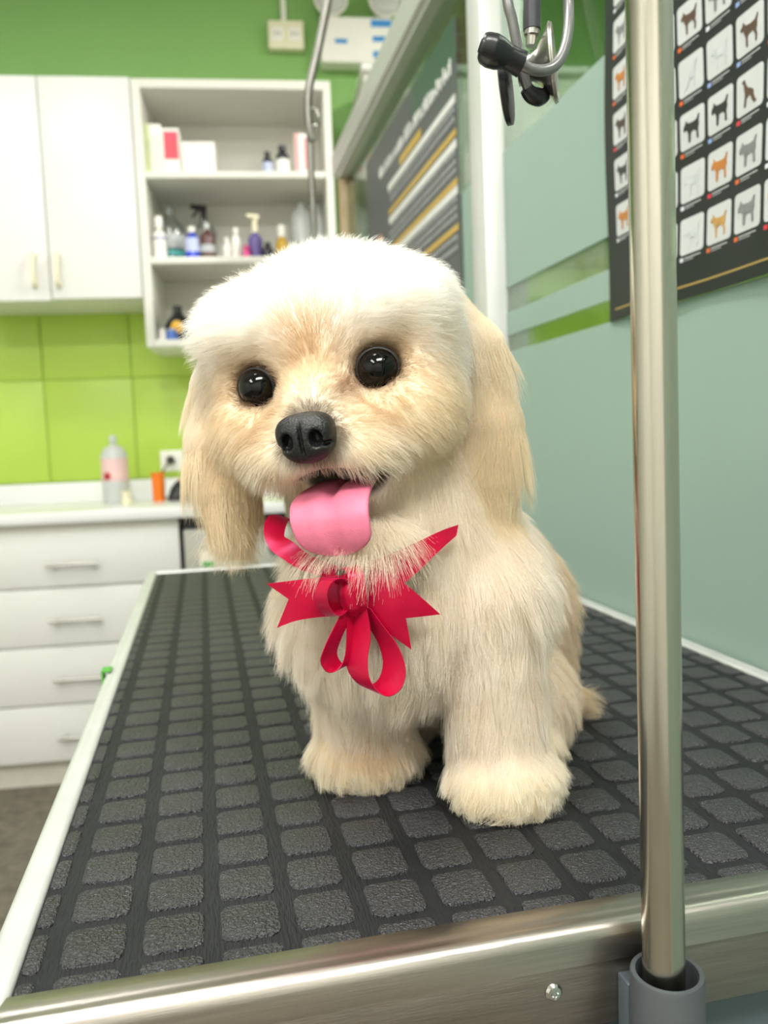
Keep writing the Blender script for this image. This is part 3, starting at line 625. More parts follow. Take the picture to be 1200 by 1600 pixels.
fp = tag(empty('service_poster', (PX, 2.0, 1.42)), 'dark poster with white and gold stripes on the far glass pane', 'poster')
def fq(name, y0, y1, z0, z1, mm, parent=None, lift=0.0): return bx(name, (-0.0035-lift, -0.0025-lift, y0-2.0, y1-2.0, z0-1.42, z1-1.42), mm, parent or fp)
sh = bx('sheet', (-0.0028, -0.0012, -0.43, 0.435, 0.0, 0.52), mat('charcoal_vinyl', '565A5B', 0.45, var=0.06), fp)
M_goldb = mat('gold_bar', 'C7A548', 0.4); M_silver = mat('silver_bar', 'E4E5E2', 0.4); M_ink = mat('grey_ink', 'A9ABAC', 0.5); M_green_d = mat('bottle_green_print', '3F5A4B', 0.4)
fq('header_print', 1.572, 1.90, 1.86, 1.94, M_green_d)
for z in (1.792, 1.709, 1.622): fq('silver_stripe', 1.580, 2.165, z-0.008, z+0.008, M_silver, lift=0.0005)
for z in (1.730, 1.638, 1.552): fq('gold_stripe', 1.580, 2.165, z-0.0065, z+0.0065, M_goldb, lift=0.0005)
fq('orange_stripe', 2.26, 2.32, 1.50, 1.70, mat('peach_print', 'D8A27C', 0.5), lift=0.0005)
fq('gold_plate', 1.83, 2.03, 1.806, 1.826, M_goldb, lift=0.0008)
b = MB(); y = 1.60
while y < 2.26:                          # blurred title strokes
    h = prnd.uniform(0.020, 0.032); w_ = prnd.uniform(0.006, 0.010)
    b.box(-0.0048, -0.0032, y-2.0, y+w_-2.0, 1.842-1.42, 1.842+h-1.42)
    if prnd.random() < 0.6: b.box(-0.0048, -0.0032, y+w_-2.0, y+w_+0.008-2.0, 1.842+h*prnd.choice((0, .4, .8))-1.42, 1.842+h*prnd.choice((0, .4, .8))+0.006-1.42)
    y += w_+prnd.uniform(0.010, 0.020)
o = b.build('title_print', M_silver, fp, smooth=False); o['kind'] = 'stuff'
b = MB()
for z in (1.770, 1.752, 1.690, 1.672, 1.656, 1.602, 1.586, 1.570, 1.53, 1.51):
    y = 1.59
    while y < 2.15:
        b.box(-0.0045, -0.0032, y-2.0, y+0.010-2.0, z-1.42, z+0.009-1.42); y += 0.019+0.004*prnd.random()
o = b.build('icon_print', M_ink, fp, smooth=False); o['kind'] = 'stuff'

# ------------------------------------------------------------------ the dog
# dog frame: x to the viewer's right, y away, z up, centimetres above the mat
DOG_O = Vector((math.sin(YAW)*0.5, math.cos(YAW)*0.5, TZ))
HC = np.array([-2.61, 3.2, 28.25]); HY, HT, HP = 0.2108, 0.1025, 0.171
_c = np.array([-math.sin(HY)*math.cos(HP), -math.cos(HY)*math.cos(HP), -math.sin(HP)])
_a0 = np.array([math.cos(HY), -math.sin(HY), 0.0]); _b0 = np.cross(_c, _a0)
HA = math.cos(HT)*_a0+math.sin(HT)*_b0; HB = -math.sin(HT)*_a0+math.cos(HT)*_b0; HCF = _c
HR = np.stack([HA, HB, HCF])                      # rows: head axes right, up, forward
def h2d(p): return HC + np.asarray(p, float) @ HR
def d2h(p): return (np.asarray(p, float)-HC) @ HR.T
I3 = np.eye(3)
def lin(hexs): return np.array(srgb(hexs)[:3])
WHT, CRM, TAN, BODY, EARC, PAWC, CHEEK = lin('FFFEFA'), lin('FCF5E6'), lin('DDBE90'), lin('FDF6EB'), lin('F7EACF'), lin('FDF6E4'), lin('F9EDD6')
# kind, data, hair length, lift, flow mode, colour, density
P = []
def ell(c, r, L, lift, flow, colr, head=False, rot=None, dens=1.0):
    R = HR if head else (I3 if rot is None else rot)
    P.append(dict(k='e', c=h2d(c) if head else np.array(c, float), r=np.array(r, float), R=R, L=L, lift=lift, flow=flow, col=colr, dens=dens))
def cap(p, q, r1, r2, L, lift, flow, colr, dens=1.0, flat=None):
    P.append(dict(k='c', p=np.array(p, float), q=np.array(q, float), r1=r1, r2=r2, L=L, lift=lift, flow=flow, col=colr, dens=dens, flat=flat))
DOWN = ('v', (0, 0, -1.0)); 
ell((0, 0.8, -1.0), (7.4, 6.0, 6.6), 2.0, 0.75, ('h', (0, -1.2, 6.0)), WHT, True)
for s in (-1, 1):
    ell((s*6.0, 0.2, 0.9), (1.8, 3.8, 3.4), 1.5, 0.40, ('h', (0, 1.5, 7.0)), WHT, True)
    ell((s*3.9, 3.0, 2.0), (3.9, 2.6, 3.2), 1.5, 0.6, ('h', (0, 0.2, 5.5)), WHT, True)
    ell((s*4.3, -2.9, 2.6), (3.4, 3.0, 3.9), 1.5, 0.32, ('h', (0, 0.5, 8.0)), CHEEK, True)
    ell((s*2.1, -4.3, 5.5), (2.6, 1.9, 2.7), 1.5, 0.30, ('h', (0, -1.6, 10.5)), CRM, True, dens=1.4)
ell((0, -3.3, 5.2), (3.0, 2.2, 3.0), 0.9, 0.35, ('h', (0, -2.6, 11.0)), CRM, True, dens=1.3)
ell((0, -1.3, 5.6), (2.0, 1.7, 2.1), 0.9, 0.45, ('h', (0, -3.5, 9.0)), CHEEK, True, dens=1.3)
ell((0.6, -10.3, 4.9), (3.4, 1.6, 3.2), 2.3, 0.28, ('v', (0, 0.05, -1.0)), CRM, True, dens=2.4)
ell((0.4, -5.0, 0.5), (5.0, 4.2, 4.5), 1.6, 0.35, ('v', (0.1, 0.3, -1.0)), CHEEK, True)
# ears hang straight down
cap((-8.0, 5.4, 32.2), (-10.2, 4.6, 27.0), 1.3, 1.6, 2.0, 0.06, ('v', (-0.10, -0.05, -1)), WHT*0.5+EARC*0.5, 1.3)
cap((-10.2, 4.6, 27.0), (-10.6, 4.0, 23.4), 1.6, 1.7, 3.2, 0.10, ('v', (-0.02, -0.1, -1)), EARC, 1.3)
cap((-10.6, 4.0, 23.4), (-9.9, 3.4, 20.6), 1.7, 1.9, 3.0, 0.08, ('v', (0.08, -0.05, -1)), EARC, 1.3)
cap((3.5, 4.9, 33.2), (6.4, 4.5, 29.0), 1.1, 1.4, 2.2, 0.04, ('v', (0.22, -0.1, -1)), WHT*0.3+EARC*0.7, 1.3)
cap((6.4, 4.5, 29.0), (7.2, 4.1, 24.0), 1.4, 1.6, 3.6, 0.05, ('v', (0.08, -0.05, -1)), EARC, 1.3)
cap((7.2, 4.1, 24.0), (6.9, 3.8, 20.3), 1.6, 1.7, 3.4, 0.08, ('v', (-0.03, -0.05, -1)), EARC, 1.3)
# neck, chest, trunk
cap((-1.2, 5.8, 24.0), (1.4, 5.6, 15.5), 5.7, 6.2, 2.8, 0.30, ('v', (-0.1, -0.25, -1)), BODY)
ell((0.1, 4.2, 12.8), (6.7, 5.6, 6.3), 3.2, 0.36, ('v', (-0.1, -0.2, -1)), BODY)
ell((6.0, 4.6, 13.2), (4.2, 4.3, 5.4), 3.0, 0.30, ('v', (0.25, 0.15, -1)), BODY)
cap((2.4, 6.4, 16.5), (7.6, 14.2, 10.0), 5.9, 6.3, 3.0, 0.30, ('v', (0.35, 0.45, -1)), BODY)
ell((8.2, 15.0, 6.0), (6.0, 6.0, 5.7), 2.2, 0.30, ('v', (0.3, 0.3, -1)), BODY)
ell((9.9, 10.2, 4.2), (3.4, 4.4, 4.0), 2.0, 0.30, ('v', (0.15, -0.1, -1)), BODY)
ell((1.8, 14.5, 4.0), (3.6, 4.6, 3.9), 2.0, 0.30, ('v', (-0.2, -0.1, -1)), BODY)
cap((11.8, 15.8, 2.4), (14.2, 16.4, 1.9), 1.5, 0.9, 3.0, 0.30, ('v', (0.9, 0.15, -0.25)), CRM, 1.5)
# forelegs and paws
cap((-2.0, 5.4, 12.0), (-1.9, 6.6, 3.2), 3.2, 2.9, 2.6, 0.34, ('v', (0, -0.1, -1)), BODY)
cap((6.2, 2.4, 13.0), (6.8, 1.9, 3.2), 3.2, 2.65, 2.6, 0.34, ('v', (0, -0.1, -1)), BODY)
ell((-1.9, 6.3, 1.95), (3.55, 3.2, 1.75), 1.3, 0.42, ('p', (-1.9, 6.8, 4.6)), PAWC, dens=1.3)
ell((7.05, 1.3, 1.95), (3.3, 3.15, 1.75), 1.3, 0.42, ('p', (7.05, 1.9, 4.6)), PAWC, dens=1.3)
for (bx_, by_) in ((-1.9, 6.3), (7.05, 1.3)):        # toes
    for t in (-0.62, -0.2, 0.22, 0.64):
        ell((bx_+math.sin(t)*2.4-0.3, by_-math.cos(t)*2.1, 1.25), (1.15, 1.2, 1.05), 1.0, 0.42, ('p', (bx_, by_+0.4, 4.0)), PAWC, dens=1.3)
ell((10.2, 6.9, 1.5), (1.6, 2.6, 1.4), 1.2, 0.4, ('p', (11.2, 7.0, 4.0)), PAWC)

EYES = [h2d((-3.65, -0.30, 4.80)), h2d((3.65, -0.30, 4.80))]; EYE_R = 1.22
def prim(d, p):
    if d['k'] == 'e':
        v = (p-d['c']) @ d['R'].T; k0 = np.linalg.norm(v/d['r'], axis=-1); k1 = np.linalg.norm(v/d['r']**2, axis=-1)+1e-9
        return k0*(k0-1)/k1
    ab = d['q']-d['p']; t = np.clip(((p-d['p']) @ ab)/(ab @ ab), 0, 1)
    return np.linalg.norm(p-d['p']-t[..., None]*ab, axis=-1)-(d['r1']+(d['r2']-d['r1'])*t)
def head_ell(p, c, r):
    v = (p-h2d(c)) @ HR.T; r = np.array(r); k0 = np.linalg.norm(v/r, axis=-1); k1 = np.linalg.norm(v/r**2, axis=-1)+1e-9
    return k0*(k0-1)/k1
def smax(a, b, k): h = np.clip(0.5-0.5*(b-a)/k, 0, 1); return b*(1-h)+a*h+k*h*(1-h)
K = 0.42
def body_sdf(p):
    acc = 0
    for d in P: acc = acc+np.exp(np.clip(-prim(d, p)/K, -60, 60))
    f = -K*np.log(acc+1e-30)
    for e in EYES: f = smax(f, (EYE_R+0.05)-np.linalg.norm(p-e, axis=-1), 0.35)         # sockets
    f = smax(f, -head_ell(p, (0.45, -6.55, 6.2), (2.75, 1.25, 4.4)), 0.5)                 # open mouth
    f = smax(f, -head_ell(p, (2.6, -6.0, 5.6), (1.2, 0.9, 2.4)), 0.4)                     # its far corner
    return smax(f, 0.12-p[..., 2], 0.3)                                                   # flat feet on the mat

def surface_nets(f, lo, hi, h):
    n = np.ceil((np.array(hi)-lo)/h).astype(int)+1
    ax_ = [lo[i]+h*np.arange(n[i]) for i in range(3)]
    S = np.empty(n)
    for i in range(n[0]):
        g = np.stack(np.meshgrid([ax_[0][i]], ax_[1], ax_[2], indexing='ij'), -1)
        S[i] = f(g.reshape(-1, 3)).reshape(n[1], n[2])
    cs = [S[i:n[0]-1+i, j:n[1]-1+j, k:n[2]-1+k] for i in (0, 1) for j in (0, 1) for k in (0, 1)]
    cnt = sum((c < 0).astype(int) for c in cs); act = (cnt > 0) & (cnt < 8)
    idx = -np.ones(act.shape, int); idx[act] = np.arange(act.sum())
    off = np.array([(i, j, k) for i in (0, 1) for j in (0, 1) for k in (0, 1)], float)
    V = np.stack([c[act] for c in cs], -1); pos = np.zeros((len(V), 3)); num = np.zeros(len(V))
    for a in range(8):
        for b in range(a+1, 8):
            if np.abs(off[a]-off[b]).sum() != 1: continue
            m_ = (V[:, a] < 0) != (V[:, b] < 0); t = V[m_, a]/(V[m_, a]-V[m_, b])
            pos[m_] += off[a]+t[:, None]*(off[b]-off[a]); num[m_] += 1
    base = np.argwhere(act); verts = np.array(lo)+h*(base+pos/num[:, None])
    Q = []
    for d in range(3):
        u, v = (d+1) % 3, (d+2) % 3
        s0 = S; sl = [slice(None)]*3; sl2 = [slice(None)]*3; sl[d] = slice(0, -1); sl2[d] = slice(1, None)
        A, B = S[tuple(sl)], S[tuple(sl2)]; e = np.argwhere((A < 0) != (B < 0))
        e = e[(e[:, u] > 0) & (e[:, v] > 0) & (e[:, u] < n[u]-1) & (e[:, v] < n[v]-1)]
        def g(du, dv):
            q = e.copy(); q[:, u] -= du; q[:, v] -= dv; return idx[q[:, 0], q[:, 1], q[:, 2]]
        q = np.stack([g(0, 0), g(1, 0), g(1, 1), g(0, 1)], -1)
        fl = A[e[:, 0], e[:, 1], e[:, 2]] < 0
        q[~fl] = q[~fl][:, ::-1]; Q.append(q)
    return verts, np.concatenate(Q), S, ax_
LO, HI, GH = (-15.0, -9.0, -1.0), (20.0, 24.0, 38.5), 0.32
bv, bq, GRID, GAX = surface_nets(body_sdf, np.array(LO), np.array(HI), GH)
GR = np.stack(np.gradient(GRID, GH), -1)
def sample(p, field):
    q = (p-np.array(LO))/GH; i = np.clip(np.floor(q).astype(int), 0, np.array(GRID.shape)-2); t = np.clip(q-i, 0, 1); out = 0
    for a in (0, 1):
        for b in (0, 1):
            for c in (0, 1):
                w_ = (t[:, 0] if a else 1-t[:, 0])*(t[:, 1] if b else 1-t[:, 1])*(t[:, 2] if c else 1-t[:, 2])
                vv = field[i[:, 0]+a, i[:, 1]+b, i[:, 2]+c]; out = out+(vv*w_[:, None] if vv.ndim > 1 else vv*w_)
    return out
def weights(p, s=0.45):
    D = np.stack([prim(d, p) for d in P], -1); D = D-D.min(-1, keepdims=True); W = np.exp(-D/s); return W/W.sum(-1, keepdims=True)
def sstep(a, b, x): t = np.clip((x-a)/(b-a), 0, 1); return t*t*(3-2*t)
def mixc(c, k, w_): return c*(1-w_[:, None])+np.array(k)*w_[:, None]
LIPS = lin('1A1516')
def fur_color(p, W):
    """coat colours: white crown, tan mask and ears, cream muzzle and feet"""
    c = W @ np.stack([d['col'] for d in P]); h = d2h(p); inhead = W[:, :13].sum(1)
    A, B, C_ = h[:, 0], h[:, 1], h[:, 2]; aA = np.abs(A)
    face = sstep(1.5, 4.0, C_)*inhead
    mask = np.exp(-(((aA-4.0)/2.7)**2+((B-0.2)/1.9)**2))*face                              # round the eyes
    c = mixc(c, TAN*0.88, np.clip(mask*1.05, 0, 0.95))
    stop = np.exp(-((A/1.6)**2+((B-1.6)/2.0)**2))*face
    c = mixc(c, TAN, np.clip(stop*0.75, 0, 0.9))
    side = np.exp(-(((aA-3.2)/1.5)**2+((B+2.4)/1.1)**2))*face
    c = mixc(c, TAN*0.95, np.clip(side*0.55, 0, 0.8))
    bridge = np.exp(-((A/1.3)**2+((B+1.2)/0.9)**2))*face; c = mixc(c, CRM, np.clip(bridge*0.6, 0, 1))
    dn = np.linalg.norm(h-np.array([0, -3.1, 8.8]), axis=1); c = mixc(c, lin('8A7864'), 0.8*(1-sstep(1.7, 2.5, dn))*face)   # dark skin round the nose
    for e, s in zip(EYES, (-1, 1)):
        de = np.linalg.norm(p-e, axis=1); c = mixc(c, lin('6E543F'), 0.8*(1-sstep(1.3, 2.0, de)))
    tear = np.exp(-(((A-1.9)/0.6)**2+((B+0.9)/0.6)**2))*face; c = mixc(c, lin('9A6A4A'), np.clip(tear*0.7, 0, 1))
    mouth = 1-sstep(-0.15, 0.35, head_ell(p, (0.45, -6.55, 6.2), (2.75, 1.25, 4.4))); c = mixc(c, LIPS, mouth)
    m2 = 1-sstep(-0.15, 0.30, head_ell(p, (2.6, -6.0, 5.6), (1.2, 0.9, 2.4))); c = mixc(c, LIPS, m2)
    paw = np.exp(-(((p[:, 0]+1.6)/2.0)**2+((p[:, 1]-3.9)/2.2)**2+((p[:, 2]-3.3)/1.2)**2)); c = mixc(c, lin('DDB67C'), np.clip(paw*0.6, 0, 1))
    back = sstep(9.0, 16.0, p[:, 0]+0.6*(p[:, 1]-8))*(1-inhead); c = mixc(c, lin('EBD3AC'), back*0.6)
    return np.clip(c, 0, 1)

def np_mesh(name, v, q, mm, parent=None, colors=None):
    me = bpy.data.meshes.new(name); me.vertices.add(len(v)); me.vertices.foreach_set('co', (v*0.01).astype(np.float32).ravel())
    me.loops.add(q.size); me.loops.foreach_set('vertex_index', q.astype(np.int32).ravel())
    me.polygons.add(len(q)); me.polygons.foreach_set('loop_start', np.arange(0, q.size, q.shape[1], dtype=np.int32)); 
    me.polygons.foreach_set('use_smooth', np.ones(len(q), bool)); me.update(calc_edges=True); me.validate()
    if colors is not None:
        at = me.attributes.new('coat', 'FLOAT_COLOR', 'POINT'); at.data.foreach_set('color', np.concatenate([colors, np.ones((len(v), 1))], 1).astype(np.float32).ravel())
    me.materials.append(mm); o = bpy.data.objects.new(name, me); return link(o, parent)

M_skin = bpy.data.materials.new('undercoat'); M_skin.use_nodes = True
_n = M_skin.node_tree.nodes; _a = _n.new('ShaderNodeAttribute'); _a.attribute_name = 'coat'
M_skin.node_tree.links.new(_a.outputs['Color'], _n['Principled BSDF'].inputs['Base Color']); _n['Principled BSDF'].inputs['Roughness'].default_value = 0.8
_n['Principled BSDF'].inputs['Specular IOR Level'].default_value = 0.1
M_fur = bpy.data.materials.new('fur_strands'); M_fur.use_nodes = True
_N = M_fur.node_tree.nodes; _L = M_fur.node_tree.links; _N.remove(_N['Principled BSDF'])
_a = _N.new('ShaderNodeAttribute'); _a.attribute_name = 'coat'
_hd = _N.new('ShaderNodeBsdfDiffuse'); _tr = _N.new('ShaderNodeBsdfTranslucent'); _mx = _N.new('ShaderNodeMixShader'); _mx.inputs[0].default_value = 0.42
_hg = _N.new('ShaderNodeBsdfHair'); _hg.component = 'Reflection'; _hg.inputs['RoughnessU'].default_value = 0.35; _hg.inputs['RoughnessV'].default_value = 0.6
_m2 = _N.new('ShaderNodeMixShader'); _m2.inputs[0].default_value = 0.10
_L.new(_a.outputs['Color'], _hd.inputs[0]); _L.new(_a.outputs['Color'], _tr.inputs[0]); _L.new(_a.outputs['Color'], _hg.inputs[0])
_L.new(_hd.outputs[0], _mx.inputs[1]); _L.new(_tr.outputs[0], _mx.inputs[2]); _L.new(_mx.outputs[0], _m2.inputs[1]); _L.new(_hg.outputs[0], _m2.inputs[2])
_L.new(_m2.outputs[0], _N['Material Output'].inputs[0])

dog = np_mesh('dog', bv, bq, M_skin, None, fur_color(bv, weights(bv)))
dog.location = DOG_O; dog.rotation_euler = (0, 0, -YAW)
tag(dog, 'fluffy cream and white small dog sitting on the table, tongue out, head tilted', 'dog')

# fur
N_HAIR = 210000; SEG = 7
tri = np.concatenate([bq[:, [0, 1, 2]], bq[:, [0, 2, 3]]]); ta, tb_, tc_ = bv[tri[:, 0]], bv[tri[:, 1]], bv[tri[:, 2]]
area = np.linalg.norm(np.cross(tb_-ta, tc_-ta), axis=1)/2
cen = (ta+tb_+tc_)/3; Wc = weights(cen); dens = Wc @ np.array([d['dens'] for d in P])
pr = area*dens; pick = rng.choice(len(tri), N_HAIR, p=pr/pr.sum())
u, v = rng.random(N_HAIR), rng.random(N_HAIR); fl = u+v > 1; u[fl], v[fl] = 1-u[fl], 1-v[fl]
root = ta[pick]+u[:, None]*(tb_-ta)[pick]+v[:, None]*(tc_-ta)[pick]
hh = d2h(root)
keep = root[:, 2] > 0.35
for e in EYES: keep &= np.linalg.norm(root-e, axis=1) > EYE_R+0.06
keep &= head_ell(root, (0.45, -6.55, 6.2), (2.75, 1.25, 4.4)) > 0.32
keep &= head_ell(root, (2.6, -6.0, 5.6), (1.2, 0.9, 2.4)) > 0.12
keep &= head_ell(root, (0, -3.1, 8.9), (1.55, 1.25, 1.6)) > 0.0
root = root[keep]; W = weights(root); n = len(root)
nrm = sample(root, GR); nrm /= np.linalg.norm(nrm, axis=1, keepdims=True)+1e-9
hh = d2h(root)
F = np.zeros((n, 3))
for i, d in enumerate(P):
    m_, v_ = d['flow']
    if m_ == 'v': f = np.tile(np.array(v_, float)/np.linalg.norm(v_), (n, 1))
    else:
        o_ = h2d(v_) if m_ == 'h' else np.array(v_, float); f = root-o_; f /= np.linalg.norm(f, axis=1, keepdims=True)+1e-9
        if m_ == 'h': f = f+np.array([0, 0, -0.25])
    F += W[:, i:i+1]*f
Ln = W @ np.array([d['L'] for d in P]); lift = W @ np.array([d['lift'] for d in P])
de = np.minimum(np.linalg.norm(root-EYES[0], axis=1), np.linalg.norm(root-EYES[1], axis=1))
Ln *= 0.22+0.78*sstep(1.5, 4.2, de); lift *= 0.5+0.5*sstep(1.5, 3.2, de)
for e in EYES:                                       # comb away from the eyes
    d_ = root-e; r_ = np.linalg.norm(d_, axis=1); F += (d_/r_[:, None])*((0.95-0.65*np.tanh((d2h(root)[:, 1]+0.3)/0.8))*(1-sstep(1.3, 3.0, r_)))[:, None]
dn = np.linalg.norm(hh-np.array([0, -3.1, 8.8]), axis=1); Ln *= 0.3+0.7*sstep(1.6, 3.6, dn)
F /= np.linalg.norm(F, axis=1, keepdims=True)+1e-9
F += rng.normal(0, 0.20, (n, 3))
T = F-(F*nrm).sum(1, keepdims=True)*nrm; T /= np.linalg.norm(T, axis=1, keepdims=True)+1e-9
Ln *= rng.uniform(0.62, 1.12, n); lift = np.clip(lift*rng.uniform(0.6, 1.4, n), 0.04, 1.2)
dirn = T*np.cos(lift)[:, None]+nrm*np.sin(lift)[:, None]
earw = W[:, [i for i, d in enumerate(P) if d['k'] == 'c'][:6][0]:][:, :6].sum(1); headw = W[:, :13].sum(1)
bend = T*0.55+np.array([0, 0, -1.0])*(0.30+0.75*earw+0.15*headw)[:, None]-nrm*(0.10+0.25*earw)[:, None]
ss = np.linspace(0, 1, SEG)
pts = root[:, None, :]+Ln[:, None, None]*(ss[None, :, None]*dirn[:, None, :]+(ss**2)[None, :, None]*bend[:, None, :]*0.45)
side = np.cross(T, nrm); ph = rng.uniform(0, 6.28, n); am = rng.normal(0, 0.05, n)*Ln
pts += (np.sin(ss[None, :]*4.0+ph[:, None])-np.sin(ph)[:, None])[:, :, None]*am[:, None, None]*side[:, None, :]
# clumps: tips drawn toward the tip of a nearby guide strand
ng = n//42; gi = rng.choice(n, ng, replace=False); kd = kdtree.KDTree(ng)
for i, q in enumerate(root[gi]): kd.insert(q, i)
kd.balance(); near = np.array([kd.find(q)[1] for q in root])
cw = ((rng.uniform(0.25, 0.80, n)*(1-0.45*headw))[:, None]*(ss**1.5)[None, :])[:, :, None]
pts = pts*(1-cw)+(pts[gi][near])*cw
# keep strands outside the body and above the mat
flat_ = pts.reshape(-1, 3); sd = sample(flat_, GRID); g_ = sample(flat_, GR); g_ /= np.linalg.norm(g_, axis=1, keepdims=True)+1e-9
need = np.tile(0.02+0.30*ss, n)-sd; mv = np.where((np.tile(ss, n) > 0) & (need > 0), need, 0); flat_ = flat_+g_*mv[:, None]
flat_[:, 2] = np.maximum(flat_[:, 2], 0.06)
pts = flat_.reshape(n, SEG, 3)
hcol = fur_color(root, W)*rng.uniform(0.88, 1.04, n)[:, None]*(1-np.array([0.06, 0.10, 0.17])*(rng.random(ng)**2)[near][:, None]); hcol = np.clip(hcol, 0, 1)
def hair_object(name, pts, colr, rad, parent):
    k, s_ = pts.shape[:2]
    hc = bpy.data.hair_curves.new(name); hc.add_curves([s_]*k)
    hc.attributes['position'].data.foreach_set('vector', (pts*0.01).astype(np.float32).ravel())
    ra = hc.attributes.get('radius') or hc.attributes.new('radius', 'FLOAT', 'POINT')
    taper = np.linspace(1, 0.25, s_); ra.data.foreach_set('value', (rad[:, None]*taper[None, :]).astype(np.float32).ravel())
    ca = hc.attributes.new('coat', 'FLOAT_COLOR', 'CURVE'); ca.data.foreach_set('color', np.concatenate([colr, np.ones((k, 1))], 1).astype(np.float32).ravel())
    hc.materials.append(M_fur); o = bpy.data.objects.new(name, hc); link(o, parent); o['kind'] = 'stuff'; return o
inring = ((pts[:, :, 0] > -3.75) & (pts[:, :, 0] < -2.2) & (pts[:, :, 2] > 13.4) & (pts[:, :, 2] < 16.0) & (pts[:, :, 1] < -3.3)).any(1)   # parted where the bow is tied
pts, hcol = pts[~inring], hcol[~inring]; n = len(pts)
hair_object('fur', pts, hcol, rng.uniform(0.00008, 0.00013, n), dog)

# eyes
M_eye = mat('eye_gloss', '040404', 0.06, var=0.3, scale=60, spec=0.30)
M_rim = mat('eyelid_skin', '18110E', 0.65, var=0.2, scale=300)
for e, s in zip(EYES, (-1, 1)):
    fw_ = (HCF+HA*0.16*s); fw_ = fw_/np.linalg.norm(fw_)
    ue = Vector(np.cross(HB, fw_)).normalized(); fv = Vector(fw_); up = fv.cross(ue)
    b = MB(); rows = []
    for i in range(1, 20):
        th = PI*i/20; rr = EYE_R*math.sin(th); hgt = EYE_R*math.cos(th); 
        bulge = 0.10*max(0, math.cos(th))**6
        rows.append([(Vector(e)+fv*(hgt+bulge)+(ue*math.cos(2*PI*k/32)+up*math.sin(2*PI*k/32))*rr)*0.01 for k in range(32)])
    eo = b.grid(rows, close_u=True, cap=True).build('eye', M_eye, dog, angle=80)
    ring = [(Vector(e)+fv*(0.34)+(ue*math.cos(2*PI*k/28)*1.18+up*math.sin(2*PI*k/28)*1.10))*0.01 for k in range(29)]
    MB().tube(ring, 0.0013, 8, cap=False).build('eyelid', M_rim, eo)

# nose
def nose_sdf(p):
    h = d2h(p); A, B, C_ = h[:, 0], h[:, 1]+3.1, h[:, 2]-8.9
    w_ = 1.62*(1+0.10*np.clip(B, -1.5, 1.2)); v_ = np.stack([A/w_, B/1.38, C_/1.25], -1); k0 = (np.abs(v_)**2.5).sum(-1)**(1/2.5); f = (k0-1)*1.25
    for s in (-1, 1):
        q = np.stack([(A-s*0.80)/0.34, (B-0.02)/0.46, (C_-1.1)/0.7], -1); f = smax(f, -(np.linalg.norm(q, axis=-1)-1)*0.4, 0.16)
        q = np.stack([(A-s*1.35)/0.30, (B+0.35)/0.16, (C_-0.8)/0.6], -1); f = smax(f, -(np.linalg.norm(q, axis=-1)-1)*0.16, 0.12)
    g = np.stack([A/0.10, np.minimum(B+0.3, 0)/9, (C_-1.25)/0.26], -1); f = smax(f, -(np.linalg.norm(g, axis=-1)-1)*0.10, 0.12)
    return f
c0 = h2d((0, -3.1, 8.9)); nv, nq, _, _ = surface_nets(nose_sdf, c0-2.4, c0+2.4, 0.075)
np_mesh('nose', nv, nq, mat('nose_leather', '0F0F11', 0.42, var=0.35, scale=300, bump=0.35, bscale=900, spec=0.5), dog)
# tongue
rows = []; path = [(0.35, -6.9, 3.6), (0.35, -6.75, 5.5), (0.38, -6.75, 7.2), (0.42, -6.95, 8.4), (0.46, -7.5, 9.1), (0.52, -8.2, 9.3), (0.58, -8.9, 9.25), (0.62, -9.4, 9.1), (0.64, -9.8, 8.9)]
wid = [1.9, 2.1, 2.25, 2.30, 2.28, 2.22, 2.08, 1.62, 0.75]
Pp = [Vector(h2d(q)) for q in path]; Rt = Vector(HA)
def crom(L, t):
    i = min(int(t), len(L)-2); f = t-i; a, b, c, d = L[max(i-1, 0)], L[i], L[i+1], L[min(i+2, len(L)-1)]
    return 0.5*((2*b)+(c-a)*f+(2*a-5*b+4*c-d)*f*f+(3*b-a-3*c+d)*f**3)
M_ = 36
for i in range(M_+1):
    t = (len(Pp)-1)*i/M_; c = crom(Pp, t); d = (crom(Pp, min(t+0.05, len(Pp)-1))-crom(Pp, max(t-0.05, 0))).normalized(); w_ = crom(wid, t) if i < M_ else 0.35
    nn = Rt.cross(d).normalized()
    nn = -nn if nn.dot(Vector(HB)+Vector(HCF)) < 0 else nn
    ring = []
    for k in range(28):
        a = 2*PI*k/28; x = math.cos(a); zz = math.sin(a)
        th = 0.30*(1-0.35*i/M_); up_ = th*zz*(1-0.15*x*x)
        if zz > 0: up_ += 0.12*abs(x)**1.5-0.30*math.exp(-(x/0.09)**2)
        ring.append((c+Rt*(x*w_)+nn*up_)*0.01)
    rows.append(ring)
M_tongue = mat('tongue_pink', 'D8748F', 0.42, var=0.04, scale=260, bump=0.25, bscale=1500, spec=0.35)
MB().grid(rows, close_u=True, cap=True).build('tongue', M_tongue, dog, angle=80)

